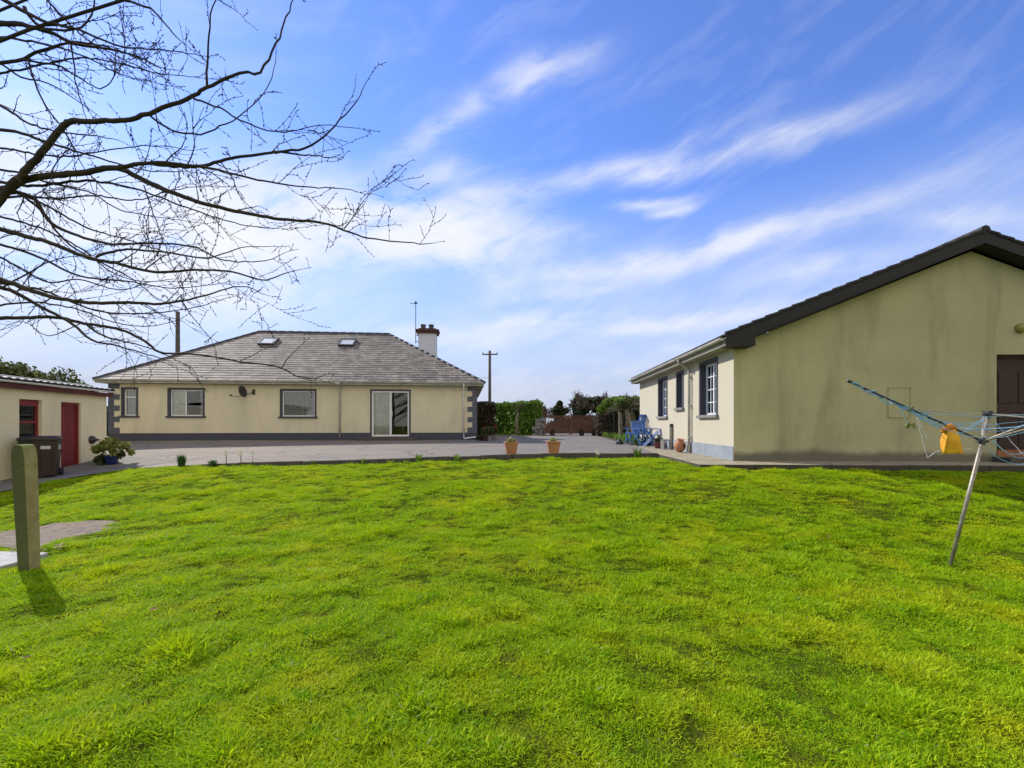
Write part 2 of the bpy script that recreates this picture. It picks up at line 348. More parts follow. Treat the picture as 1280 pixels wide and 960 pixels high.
xs=np.unique(np.round(np.concatenate([[-900,-500,-250,-120,-70,-45,-32,-24,-19],np.arange(-16,16.01,.07),[19,24,32,45,70,120,250,500,900]]),3))
ys=np.unique(np.round(np.concatenate([[-300,-100,-40,-15,-8,-4,-2,-1,0],np.arange(.5,14,.07),np.arange(14,34,1.),[36,40,50,70,110,200,400,900]]),3))
X,Y=np.meshgrid(xs,ys); Z=HL(X,Y); inn=(np.abs(X)<15.9)&(Y>.4)&(Y<13.9); Z=Z+np.where(inn,lump(X,Y),0)
nx=len(xs); ny=len(ys); I=np.arange(nx*ny).reshape(ny,nx)
Fq=np.stack([I[:-1,:-1],I[:-1,1:],I[1:,1:],I[1:,:-1]],-1).reshape(-1,4)
ground=np_mesh('ground',np.stack([X.ravel(),Y.ravel(),Z.ravel()],-1),Fq,MT['ground']); tag(ground,kind='structure')
ground.data.polygons.foreach_set('use_smooth',[True]*len(Fq))

def loft(front,back,nu,nv,hf,name,mat,off=0.):
    def along(pl,t):
        seg=[0]
        for a,b in zip(pl,pl[1:]): seg.append(seg[-1]+math.hypot(b[0]-a[0],b[1]-a[1]))
        s=t*seg[-1]
        for i in range(len(pl)-1):
            if s<=seg[i+1]+1e-9:
                k=(s-seg[i])/(seg[i+1]-seg[i]); return (pl[i][0]+(pl[i+1][0]-pl[i][0])*k,pl[i][1]+(pl[i+1][1]-pl[i][1])*k)
        return pl[-1][:2]
    V=[]
    for j in range(nv+1):
        for i in range(nu+1):
            a=along(front,i/nu); b=along(back,i/nu); k=(j/nv)**1.3
            V.append((a[0]+(b[0]-a[0])*k,a[1]+(b[1]-a[1])*k))
    V=np.array(V); z=hf(V[:,0],V[:,1])+off
    I=np.arange((nu+1)*(nv+1)).reshape(nv+1,nu+1); Fq=np.stack([I[:-1,:-1],I[:-1,1:],I[1:,1:],I[1:,:-1]],-1).reshape(-1,4)
    o=np_mesh(name,np.c_[V,z],Fq,mat); o.data.polygons.foreach_set('use_smooth',[True]*len(Fq)); return o
fr=[(-13.6,15.3),(-10.65,12.9)]+[(p[0],p[1]) for p in kerbline]
dr=loft(fr,[(-27,20.5),(-24,29.6),(6.5,29.6)],80,50,HD,'driveway',MT['drive']); tag(dr,kind='structure')
# road beyond the gate
rd=loft([(1.6,29.6),(6,29.6)],[(1.6,60),(7,60)],6,12,lambda x,y:HL(x,y)*0+.885,'road',MT['drive']); tag(rd,kind='structure')
pt=loft([(-10.55,7.6),(-11.25,10),(-10.9,11.5),(-10.62,12.9),(-10.3,14.2)],[(-12.05,7.2),(-12.6,11.2),(-13.5,15.4)],40,8,HD,'path',MT['path'],.006); tag(pt,kind='structure')
# kerb: a run of slightly uneven blocks
m=MB(); kp=[(-8.0,12.0),(-5.5,12),(-2.5,12.1),(0,12.2),(2.3,12.4),(3.95,12.4)]
for a,b in zip(kp,kp[1:]):
    L=math.hypot(b[0]-a[0],b[1]-a[1]); n=max(1,round(L/.9)); ux,uy=(b[0]-a[0])/L,(b[1]-a[1])/L
    for i in range(n):
        s0=L*i/n+.006; s1=L*(i+1)/n-.006; p0=(a[0]+ux*s0,a[1]+uy*s0); p1=(a[0]+ux*s1,a[1]+uy*s1); jj=random.uniform(-.012,.012); w=.11
        z0=h1(*p0)+.012+jj; z1=h1(*p1)+.012+jj+random.uniform(-.006,.006)
        q=[(p0[0]+uy*w,p0[1]-ux*w),(p1[0]+uy*w,p1[1]-ux*w),(p1[0],p1[1]),(p0[0],p0[1])]
        zz={q[0]:z0,q[1]:z1,q[2]:z1,q[3]:z0}
        m.prism(q,lambda x,y:zz[(x,y)]-.30,lambda x,y:zz[(x,y)])
kb=m.build('kerb',MT['kerb']); bevel(kb,.012); tag(kb,kind='structure')
# paving round the gable house
RB=Vector((4.92,10.1,.8)); ru=Vector((.9988,-.049,0)); rv=Vector((.049,.9988,0))
def rp(a,b,z=0): v=RB+ru*a+rv*b; return (v.x,v.y,z)
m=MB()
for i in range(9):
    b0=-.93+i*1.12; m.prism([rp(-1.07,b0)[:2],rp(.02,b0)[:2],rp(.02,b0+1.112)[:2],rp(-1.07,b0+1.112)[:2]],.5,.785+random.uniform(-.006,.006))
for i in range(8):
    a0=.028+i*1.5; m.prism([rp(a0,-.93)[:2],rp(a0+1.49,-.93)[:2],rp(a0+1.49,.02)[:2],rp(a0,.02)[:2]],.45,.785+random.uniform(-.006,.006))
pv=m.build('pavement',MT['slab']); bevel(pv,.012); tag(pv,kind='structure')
m=MB(); m.prism([(-6.02,7.0),(-6.3,7.16),(-6.7,7.22),(-7.2,7.1),(-7.6,6.8),(-7.4,6.3),(-6.7,5.95),(-6.1,5.72),(-5.86,5.8),(-5.95,6.1),(-5.9,6.5),(-5.8,6.8)][::-1][::-1],lambda x,y:g1(x,y)-.1,lambda x,y:g1(x,y)+.012)
cp=m.build('concrete_patch',MT['gravel']); tag(cp,kind='structure')

# ------------------------------------------------------------------ grass
def tuft(idx,n,h,spread,w,lean):
    r=np.random.default_rng(100+idx); V=[];Fc=[];A=[]
    for i in range(n):
        a=r.uniform(0,2*PI); rr=spread*math.sqrt(r.uniform()); bx,by=rr*math.cos(a),rr*math.sin(a)
        hh=h*r.uniform(.5,1.15); la=a+r.normal(0,.9); ln=lean*r.uniform(.2,1.2)*hh; fa=r.uniform(0,2*PI); ww=w*r.uniform(.7,1.3)
        dx,dy=math.cos(fa)*ww,math.sin(fa)*ww; k=len(V)
        for t,wt in ((0,1),(.45,.85),(.8,.5)):
            cx=bx+math.cos(la)*ln*t**1.8; cy=by+math.sin(la)*ln*t**1.8; cz=hh*t*(1-.12*t*min(lean,1.5))
            V+=[(cx-dx*wt,cy-dy*wt,cz),(cx+dx*wt,cy+dy*wt,cz)]
        V.append((bx+math.cos(la)*ln,by+math.sin(la)*ln,hh*(1-.16*min(lean,1.5))))
        Fc+=[(k,k+1,k+3,k+2),(k+2,k+3,k+5,k+4),(k+4,k+5,k+6)]; A+=[r.uniform()]*7
    me=bpy.data.meshes.new('grass_tuft'); me.from_pydata(V,[],Fc); me.materials.append(MT['grass'])
    at=me.attributes.new('rnd','FLOAT','POINT'); at.data.foreach_set('value',A); return bpy.data.objects.new('grass_tuft',me)
tufts=[tuft(0,30,.028,.075,.0026,1.3),tuft(1,32,.020,.08,.0036,1.9),tuft(2,26,.036,.065,.0024,1.1),tuft(3,38,.014,.085,.0050,2.3),tuft(4,22,.030,.07,.0032,1.5),tuft(5,36,.055,.05,.0022,.9)]
def inpoly(x,y,pl):
    c=np.zeros(x.shape,bool); n=len(pl)
    for i in range(n):
        x0,y0=pl[i];x1,y1=pl[(i+1)%n]
        k=((y0>y)!=(y1>y))&(x<(x1-x0)*(y-y0)/(y1-y0+1e-12)+x0); c^=k
    return c
kf=lambda x: np.interp(x,[-10.65,-8.3,-5.5,-2.5,0,2.3,3.9],[12.9,12,12,12.1,12.2,12.4,12.4])-.06
lawn=[(-16,-1.5),(-12.0,4),(-10.55,7.6),(-11.25,10),(-10.9,11.5),(-10.65,12.85),(-8.3,11.95),(-5.5,11.86),(-2.5,11.96),(0,12.06),(2.3,12.26),(3.86,12.26),(3.72,9.14),(15.5,8.55),(15.5,-1.5)]
def scatter(n,reg,maxd=1e9):
    x=RNG.uniform(reg[0],reg[1],n); y=RNG.uniform(reg[2],reg[3],n); return x,y
PX=[];PY=[]
for n,reg in ((37000,(-5.6,5.6,1.2,3.6)),(46000,(-9,9,3.4,6.2)),(47000,(-13,14,5.8,9.2)),(32000,(-13,13,8.8,13)),(16000,(-15,15,-1.4,13))):
    x,y=scatter(n,reg); PX.append(x);PY.append(y)
x=np.concatenate(PX);y=np.concatenate(PY)
k=inpoly(x,y,lawn)&((RNG.uniform(size=len(x))<.02)|~inpoly(x+RNG.normal(0,.08,len(x))+.16*vn(x,y,.3,31),y+RNG.normal(0,.06,len(x))+.2*vn(x,y,.3,32),[(-6.02,7.0),(-6.3,7.16),(-6.7,7.22),(-7.2,7.1),(-7.6,6.8),(-7.4,6.3),(-6.7,5.95),(-6.1,5.72),(-5.9,5.8),(-6.0,6.1),(-5.95,6.5),(-5.85,6.8)]))
for cx,cy,rx,ry in ((1.78,3.64,.12,.09),(2.1,2.16,.2,.10),(-.35,3.1,.05,.04),(-1.1,2.6,.05,.03),(3.2,4.3,.06,.03)):
    k&=(((x-cx)/rx)**2+((y-cy)/ry)**2)>RNG.uniform(.5,1.3,len(x))
k&=~((x<-5.55)&(x>-6.5)&(y>5.0)&(y<5.62))
x=x[k];y=y[k]
# thin out in bare spots driven by low-frequency lumps
L2=.9*vn(x,y,.45,11)+.8*vn(x,y,.2,12)+.7*vn(x,y,.1,13)
pit=(vn(x,y,.085,21)+.28*vn(x,y,.3,22)+.3*vn(x,y,.045,23))<-.60
pk=~pit|(RNG.uniform(size=len(x))<.45); x=x[pk];y=y[pk];L2=L2[pk];pit=pit[pk]; z=HL(x,y)+lump(x,y)
scl=1+.45*L2+RNG.normal(0,.15,len(x)); scl=np.clip(scl,.45,2.1); scl=np.where(pit,.5,scl)
vid=np.where(RNG.uniform(size=len(x))<np.clip(.5-.35*L2,0,1),RNG.choice([1,3,4,3],len(x)),RNG.choice([0,2,0,1],len(x)))
vid=np.where((L2>1.15)&(RNG.uniform(size=len(x))<.18),5,vid)
edge=(y>kf(x)-.12)&(x>-8)&(x<3.9)&(RNG.uniform(size=len(x))<.25); scl=np.where(edge,scl*RNG.uniform(1.,2.0,len(x)),scl)
clump=(((x+5.0)/.55)**2+((y-6.0)/.3)**2<1); scl=np.where(clump,scl*1.7,scl)
me=bpy.data.meshes.new('grass'); me.vertices.add(len(x)); me.vertices.foreach_set('co',np.stack([x,y,z-.004],-1).astype(np.float32).ravel())
a=me.attributes.new('scl','FLOAT','POINT'); a.data.foreach_set('value',scl.astype(np.float32))
a=me.attributes.new('vid','INT','POINT'); a.data.foreach_set('value',vid.astype(np.int32))
rot=np.stack([RNG.normal(0,.12,len(x)),RNG.normal(0,.12,len(x)),RNG.uniform(0,2*PI,len(x))],-1)
a=me.attributes.new('rot','FLOAT_VECTOR','POINT'); a.data.foreach_set('vector',rot.astype(np.float32).ravel())
grass=bpy.data.objects.new('grass',me); COL.objects.link(grass); tag(grass,'short bright green lawn grass with mossy yellow patches','grass',kind='stuff')
ng=bpy.data.node_groups.new('grass','GeometryNodeTree'); ng.interface.new_socket('Geometry',in_out='INPUT',socket_type='NodeSocketGeometry'); ng.interface.new_socket('Geometry',in_out='OUTPUT',socket_type='NodeSocketGeometry')
gi=ng.nodes.new('NodeGroupInput'); go=ng.nodes.new('NodeGroupOutput'); ip=ng.nodes.new('GeometryNodeInstanceOnPoints'); j=ng.nodes.new('GeometryNodeJoinGeometry')
ois=[]
for t in tufts:
    oi=ng.nodes.new('GeometryNodeObjectInfo'); oi.inputs['Object'].default_value=t; oi.inputs['As Instance'].default_value=True; ois.append(oi)
for oi in reversed(ois): ng.links.new(oi.outputs['Geometry'],j.inputs[0])
def nat(n,t):
    q=ng.nodes.new('GeometryNodeInputNamedAttribute'); q.data_type=t; q.inputs['Name'].default_value=n; return next(s for s in q.outputs if s.enabled)
ng.links.new(gi.outputs[0],ip.inputs['Points']); ng.links.new(j.outputs[0],ip.inputs['Instance']); ip.inputs['Pick Instance'].default_value=True
ng.links.new(nat('vid','INT'),ip.inputs['Instance Index']); ng.links.new(nat('rot','FLOAT_VECTOR'),ip.inputs['Rotation']); ng.links.new(nat('scl','FLOAT'),ip.inputs['Scale'])
ng.links.new(ip.outputs[0],go.inputs[0]); md=grass.modifiers.new('grass','NODES'); md.node_group=ng

# ------------------------------------------------------------------ foliage helpers
def leaves(name,mat,parent,pts,size,r=None,elong=1.6,flat=.0,mats=None,midx=None):
    r=r or RNG; n=len(pts); pts=np.asarray(pts)
    a=r.normal(size=(n,3)); a[:,2]*=(1-flat); a/=np.linalg.norm(a,axis=1)[:,None]+1e-9
    b=r.normal(size=(n,3)); b-=a*(a*b).sum(1)[:,None]; b/=np.linalg.norm(b,axis=1)[:,None]+1e-9
    s=size*r.uniform(.6,1.3,n)[:,None]
    c=np.cross(a,b)*s*.25
    V=np.stack([pts-a*s*elong*.5,pts+b*s*.5+c,pts+a*s*elong*.5,pts-b*s*.5+c],1).reshape(-1,3)
    Fc=np.arange(4*n).reshape(n,4); rn=np.repeat(r.uniform(size=n),4)
    return np_mesh(name,V,Fc,mats or mat,parent,{'rnd':rn},midx)
def clump_pts(n,centres,radii,shell=.55,r=None):
    r=r or RNG; centres=np.asarray(centres,float); radii=np.asarray(radii,float)
    i=r.integers(0,len(centres),n); d=r.normal(size=(n,3)); d/=np.linalg.norm(d,axis=1)[:,None]
    rr=(shell+(1-shell)*r.uniform(size=n)**.6)[:,None]
    rad=radii[i]; rad=rad if rad.ndim==2 else rad[:,None]
    return centres[i]+d*rr*rad
def hedge_pts(n,L,W,H,seed=0):
    """local box shell x 0..L, y 0..W, z 0..H with bumps"""
    r=np.random.default_rng(seed); ar=[L*H,L*H,L*W,W*H,W*H]; f=r.choice(5,n,p=np.array(ar)/sum(ar)); u=r.uniform(size=n); v=r.uniform(size=n)
    x=np.where(f<3,u*L,np.where(f==3,0,L)); y=np.where(f==0,0,np.where(f==1,W,np.where(f==2,v*W,u*W))); z=np.where(f==2,H,v*H)
    bm=.10*np.sin(3.1*x+2*z+seed)*np.sin(2.7*z+1.3*x)+.05*np.sin(9*x+1)*np.sin(8*z+2)+r.normal(0,.055,n)
    y=y+np.where(f==0,-bm,np.where(f==1,bm,0)); z=z+np.where(f==2,bm*.7,0); x=x+np.where(f==3,-bm,np.where(f==4,bm,0))
    x+=r.normal(0,.03,n); z=np.maximum(z,.02); return np.stack([x,y,z],-1)
def grow(M,p,d,L,r,depth,rnd,spread=.55,up=.15,n=3,seg=4,sides=4,minr=.004,tips=None,taper=.55,wob=.16):
    pts=[Vector(p)]; rs=[r]; d=Vector(d).normalized(); brs=[]
    for i in range(seg):
        d=(d+Vector((rnd.gauss(0,wob),rnd.gauss(0,wob),rnd.gauss(0,wob)+up*.3))).normalized()
        pts.append(pts[-1]+d*L/seg); rs.append(max(minr,r*(1-(1-taper)*(i+1)/seg))); brs.append((pts[-1].copy(),d.copy(),rs[-1]))
    M.tube(pts,rs,sides,cap=False)
    if depth<=0:
        if tips is not None: tips.append(pts[-1])
        return
    for k in range(n):
        q,dd,rr=brs[-1] if k==0 else brs[rnd.randrange(max(1,seg//2-1),seg)]
        nd=(dd+Vector((rnd.gauss(0,spread),rnd.gauss(0,spread),rnd.gauss(0,spread)+up))).normalized()
        grow(M,q,nd,L*rnd.uniform(.6,.85),rr*rnd.uniform(.6,.85),depth-1,rnd,spread,up,n,seg,sides,minr,tips,taper,wob)

# ------------------------------------------------------------------ wall builder (local frame)
def wall_xz(m,x0,x1,z0,zt,ops,y=0,th=.28,flip=False,mi=0,rmi=0):
    """wall in the plane y, outside towards -y; zt number or callable top; openings (xa,xb,za,zb)"""
    top=zt if callable(zt) else (lambda x:zt)
    cx=sorted(set([x0,x1]+[o[0] for o in ops]+[o[1] for o in ops])); 
    if callable(zt): cx=sorted(set(cx+list(np.linspace(x0,x1,3))))
    for a,b in zip(cx,cx[1:]):
        mid=(a+b)/2; zs=[z0]; op=[o for o in ops if o[0]<mid<o[1]]
        spans=[]; cur=z0
        for o in sorted(op,key=lambda o:o[2]):
            if o[2]>cur: spans.append((cur,o[2],False))
            cur=o[3]
        spans.append((cur,None,True))
        for s0,s1,tp in spans:
            za=s1 if not tp else top(a); zb=s1 if not tp else top(b)
            m.quad((a,y,s0),(b,y,s0),(b,y,zb),(a,y,za),mi); m.quad((b,y+th,s0),(a,y+th,s0),(a,y+th,za),(b,y+th,zb),mi)
    for (a,b,c,d) in ops:
        m.quad((a,y,c),(a,y,d),(a,y+th,d),(a,y+th,c),rmi); m.quad((b,y,d),(b,y,c),(b,y+th,c),(b,y+th,d),rmi)
        m.quad((a,y,d),(b,y,d),(b,y+th,d),(a,y+th,d),rmi); m.quad((b,y,c),(a,y,c),(a,y+th,c),(b,y+th,c),rmi)
def xform(m,M,start=0):
    for i in range(start,len(m.v)): m.v[i]=tuple(M@Vector(m.v[i]))
def frame_bars(m,a,b,c,d,y,w=.06,t=.07):
    m.box(a,a+w,y,y+t,c,d); m.box(b-w,b,y,y+t,c,d); m.box(a+w,b-w,y,y+t,c,c+w); m.box(a+w,b-w,y,y+t,d-w,d)
def curtain_mesh(a,b,c,d,y,amp=.03,wl=.11):
    m=MB(); n=max(6,int((b-a)/.02)); ph=random.uniform(0,6)
    for i in range(n):
        x0=a+(b-a)*i/n; x1=a+(b-a)*(i+1)/n; f=lambda x: y+amp*math.sin(x*2*PI/wl+ph)+amp*.4*math.sin(x*2*PI/wl*2.3)
        m.quad((x0,f(x0),c),(x1,f(x1),c),(x1,f(x1),d),(x0,f(x0),d))
    return m

def window(root,a,b,c,d,kind,cur,M=None,surround=True,sillc='navy',y=.09):
    """window thing-part, opening a..b, c..d in the y=0 plane; M maps to house frame"""
    def fin(m):
        if M is not None: xform(m,M)
        return m
    # window part = painted surround band; sub-parts frame, pane, sill, curtain
    m=MB(); w=.075
    m.box(a-w,a,-.018,.005,c,d+w); m.box(b,b+w,-.018,.005,c,d+w); m.box(a,b,-.018,.005,d,d+w)
    # lining of the reveal
    m.box(a,a+.006,.005,y,c,d); m.box(b-.006,b,.005,y,c,d); m.box(a+.006,b-.006,.005,y,d-.006,d)
    win=fin(m).build('window',MT['navy'],root)
    a+=.006;b-=.006;d-=.006
    m=MB(); frame_bars(m,a,b,c,d,y,.055,.06)
    if kind=='half': m.box(a+(b-a)*.44,a+(b-a)*.44+.05,y-.004,y+.055,c+.055,d-.055)
    if kind=='transom': m.box(a+.055,b-.055,y-.004,y+.055,c+(d-c)*.68,c+(d-c)*.68+.05)
    if kind=='slide': m.box((a+b)/2-.035,(a+b)/2+.035,y-.004,y+.055,c+.055,d-.055)
    if kind=='georgian':
        m.box((a+b)/2-.03,(a+b)/2+.03,y-.004,y+.055,c+.055,d-.055)
        for q in (.25,.5,.75): m.box(a+.055,b-.055,y+.012,y+.04,c+(d-c)*q-.011,c+(d-c)*q+.011)
        for q in (.27,.73): m.box(a+(b-a)*q-.011,a+(b-a)*q+.011,y+.014,y+.042,c+.055,d-.055)
    fin(m).build('frame',MT['pvc'],win)
    m=MB(); m.box(a+.05,b-.05,y+.026,y+.031,c+.05,d-.05); fin(m).build('pane',MT['glass'],win)
    if kind!='slide':
        m=MB(); m.box(a-.13,b+.13,-.075,y,c-.075,c); s=fin(m).build('sill',MT[sillc],win); bevel(s,.008)
    for (ca,cb,mt) in cur:
        fin(curtain_mesh(a+(b-a)*ca,a+(b-a)*cb,c+.02,d-.02,y+.09,.018)).build('curtain',MT[mt],win)
    return win
def half_gutter(m,x0,x1,y,z,r=.06,n=8):
    for i in range(n):
        a0=PI+PI*i/n; a1=PI+PI*(i+1)/n
        p=lambda a,rr: (y+rr*math.cos(a),z+rr*math.sin(a))
        for rr,fl in ((r,0),(r-.008,1)):
            q0=p(a0,rr);q1=p(a1,rr); A=[(x0,*q0),(x1,*q0),(x1,*q1),(x0,*q1)]
            m.quad(*(A if fl else A[::-1]))
    for sx in (x0,x1):
        m.poly([(sx,y+r*math.cos(PI+PI*i/n),z+r*math.sin(PI+PI*i/n)) for i in range(n+1)])

# ------------------------------------------------------------------ hipped bungalow
th=math.atan(.1035)
bun=empty('bungalow',(-17.0,19.2,.88),th,'cream bungalow with hipped slate roof, dark quoins and white chimney behind the driveway','house')
W=15.47; D=8.8; H=2.44
ops=[(.55,1.07,1.07,2.20),(2.38,3.72,1.06,2.20),(6.96,8.35,1.05,2.19),(10.80,12.44,.17,2.20)]
m=MB(); wall_xz(m,0,W,-.4,H,ops)
s=len(m.v); wall_xz(m,0,D-.002,-.4,H,[]); xform(m,Matrix.Translation((W,0.001,0))@Matrix.Rotation(PI/2,4,'Z'),s)
s=len(m.v); wall_xz(m,0,D-.002,-.4,H,[]); xform(m,Matrix.Translation((0,D-.001,0))@Matrix.Rotation(-PI/2,4,'Z'),s)
s=len(m.v); wall_xz(m,0.001,W-.001,-.4,H,[]); xform(m,Matrix.Translation((W,D,0))@Matrix.Rotation(PI,4,'Z'),s)
m.build('wall',MT['cream_dirty'],bun)
m=MB(); m.box(.28,W-.28,.28,D-.28,H-.06,H-.02); m.build('ceiling',MT['cream'],bun)
m=MB(); m.box(.285,W-.285,.285,D-.285,.10,.14); m.build('floor',MT['wood_dark'],bun)
m=MB(); 
for x0,x1 in ((-.03,10.80),(12.44,W+.03)): m.box(x0,x1,-.03,.004,-.35,.33)
m.box(10.8,12.44,-.03,.004,-.35,.165)
m.box(-.03,.004,.004,D+.03,-.35,.33); m.box(W-.004,W+.03,.004,D+.03,-.35,.33)
m.build('plinth',MT['navy'],bun)
for side in (0,1):
    m=MB(); z=.34; k=0
    while z<H-.05:
        zz=min(z+.225,H-.03); lw=.42 if k%2==0 else .20; lw2=.20 if k%2==0 else .42
        if side==0: m.box(-.022,lw,-.022,.003,z,zz); m.box(-.022,.003,.003,lw2,z,zz)
        else: m.box(W-lw,W+.022,-.022,.003,z,zz); m.box(W-.003,W+.022,.003,lw2,z,zz)
        z+=.235; k+=1
    m.build('quoins',MT['quoin'],bun)
window(bun,*ops[0],'transom',[(0,1,'netcurtain')])
window(bun,*ops[1],'half',[(0.02,.42,'curtain'),(.86,1,'netcurtain')])
window(bun,*ops[2],'plain',[(0,1,'netcurtain')])
# patio door
m=MB(); a,b,c,d=ops[3]; w=.07; m.box(a-w,a,-.018,.004,c,d+w); m.box(b,b+w,-.018,.004,c,d+w); m.box(a,b,-.018,.004,d,d+w)
pd=m.build('patio_door',MT['navy'],bun)
m=MB(); frame_bars(m,a,b,c,d,.03,.07,.10); m.box((a+b)/2-.045,(a+b)/2+.045,.026,.12,c+.07,d-.07)
m.build('frame',MT['pvc'],pd); m=MB(); m.box(a+.06,b-.06,.075,.08,c+.06,d-.06); m.build('pane',MT['glass'],pd)
curtain_mesh(a+.06,(a+b)/2-.02,c+.02,d-.02,.16,.02).build('curtain',MT['curtain'],pd)
m=MB(); m.box((a+b)/2+.05,(a+b)/2+.075,.0,.03,c+.9,c+1.15); m.build('handle',MT['pvc'],pd)
m=MB(); m.box(a-.55,b+.4,-.45,-.032,-.35,.12); s_=m.build('step',MT['kerb'],pd); bevel(s_,.015)
# soffit, fascia, gutter
e=.32
m=MB(); m.box(-e+.02,W+e-.02,-e+.02,-.02,H+.01,H+.03); m.box(-e+.02,-.02,-.02,D+e-.02,H+.01,H+.03); m.box(W+.02,W+e-.02,-.02,D+e-.02,H+.01,H+.03); m.box(-.02,W+.02,D+.02,D+e-.02,H+.01,H+.03)
m.build('soffit',MT['soffit'],bun)
m=MB(); m.box(-e,W+e,-e,-e+.02,H-.0,H+.15); m.box(-e,W+e,D+e-.02,D+e,H,H+.15); m.box(-e,-e+.02,-e+.02,D+e-.02,H,H+.15); m.box(W+e-.02,W+e,-e+.02,D+e-.02,H,H+.15)
m.build('fascia',MT['gutter'],bun)
m=MB(); half_gutter(m,-e,W+e,-e-.062,H+.13,.058); m.build('gutter',MT['gutter'],bun,smooth=False)
for k_,xx in enumerate((9.43,14.88)):
    m=MB(); m.tube([(xx,-e-.06,H+.08),(xx,-e-.05,H+.0),(xx,-.10,H-.16),(xx,-.06,H-.26),(xx,-.06,.12)],.036,8)
    if k_: m.tube([(xx,-.06,.14),(xx+.02,-.12,.06),(xx+.55,-.2,.13)],.036,8)
    dp=m.build('downpipe',MT['pvc'] if k_ else MT['gutter'],bun,smooth=True)
    for zz in (.5,1.3,2.0):
        m=MB(); m.box(xx-.055,xx+.055,-.10,.0,zz,zz+.035); m.build('bracket',MT['gutter'],dp)
    if not k_: m=MB(); m.box(xx-.10,xx+.10,-e-.13,-e+.0,H+.0,H+.12); m.build('hopper',MT['gutter'],dp)
# roof: stepped slate courses
RZ=H+.16; pitch=.633; rl=4.14; rr_=10.85; yr=D/2
def roof_face(m,A,B,C,Dd,ncourse,t=.014,base_off=.0,mi=0):
    """A,B eave ends, C,D top ends (C above B, D above A); stepped courses with UVs in metres"""
    A,B,C,Dd=map(Vector,(A,B,C,Dd)); u=(B-A).normalized(); nrm=u.cross((Dd-A)).normalized(); up=nrm.cross(u)
    hl=(Dd-A).dot(up); 
    for i in range(ncourse):
        k0=i/ncourse;k1=(i+1)/ncourse
        a=A.lerp(Dd,k0);b=B.lerp(C,k0);c=B.lerp(C,k1);d=A.lerp(Dd,k1)
        a2=a+nrm*t;b2=b+nrm*t; uvf=lambda p:((p-A).dot(u),(p-A).dot(up))
        v0=k0*hl+.01; v1=k1*hl-.002
        m.quad(a2,b2,c,d,mi,[(uvf(a)[0],v0),(uvf(b)[0],v0),(uvf(c)[0],v1),(uvf(d)[0],v1)])
        m.quad(a,b,b2,a2,mi,[(uvf(a)[0],v0),(uvf(b)[0],v0),(uvf(b)[0],v0+.01),(uvf(a)[0],v0+.01)])
RH=(yr+e)*pitch
A0=(-e-.03,-e-.05,RZ-.02);B0=(W+e+.03,-e-.05,RZ-.02);C0=(W+e+.03,D+e+.03,RZ-.02);D0=(-e-.03,D+e+.03,RZ-.02);R0=(rl,yr,RZ+RH);R1=(rr_,yr,RZ+RH)
m=MB(); nc=24
roof_face(m,A0,B0,R1,R0,nc); roof_face(m,C0,D0,R0,R1,nc); roof_face(m,B0,C0,R1,R1,nc); roof_face(m,D0,A0,R0,R0,nc)
m.poly([Vector(p)-Vector((0,0,.005)) for p in (D0,C0,B0,A0)])
rf=m.build('roof',MT['slate'],bun)
# ridge and hip cappings
m=MB()
def capping(m,p,q,r=.085,n=None):
    p=Vector(p);q=Vector(q); L=(q-p).length; n=n or int(L/.42)
    for i in range(n):
        a=p.lerp(q,i/n); b=p.lerp(q,(i+1.04)/n); m.tube([a,b],[r,r*.93],8)
capping(m,R0,R1)
for a,b in ((A0,R0),(B0,R1),(C0,R1),(D0,R0)): capping(m,Vector(a)+Vector((0,0,.0)),b,.07)
m.build('ridge_tiles',MT['navy'],rf,smooth=True)
# chimney
cx,cy=12.75,6.5
m=MB(); m.box(cx-.52,cx+.52,cy-.4,cy+.4,1.5,6.02); ch=m.build('chimney',MT['chimney'],rf)
m=MB(); m.box(cx-.62,cx+.62,cy-.5,cy+.5,6.02,6.14); m.box(cx-.68,cx+.68,cy-.56,cy+.56,6.14,6.24); m.box(cx-.5,cx+.5,cy-.4,cy+.4,6.24,6.32); m.build('chimney_cap',MT['rust'],ch)
for dx in (-.27,.2):
    m=MB(); m.lathe([(.15,6.30),(.14,6.5),(.16,6.55),(.16,6.60),(.11,6.60),(.11,6.35)],(cx+dx,cy,0),14); m.build('chimney_pot',MT['dark_metal'],ch,smooth=False)
m=MB(); m.tube([(cx-.66,cy-.45,5.4),(cx-.66,cy-.45,7.85)],.022,6); m.box(cx-.66,cx-.5,cy-.47,cy-.43,5.5,5.53); m.box(cx-.66,cx-.5,cy-.47,cy-.43,5.85,5.88)
m.tube([(cx-.98,cy-.45,7.72),(cx-.5,cy-.45,7.74)],.014,5)
for q in (-.95,-.85,-.75): m.tube([(cx+q,cy-.55,7.72),(cx+q,cy-.35,7.72)],.008,4)
m.box(cx-.72,cx-.6,cy-.5,cy-.4,7.7,7.82); m.build('aerial',MT['dark_metal'],rf)
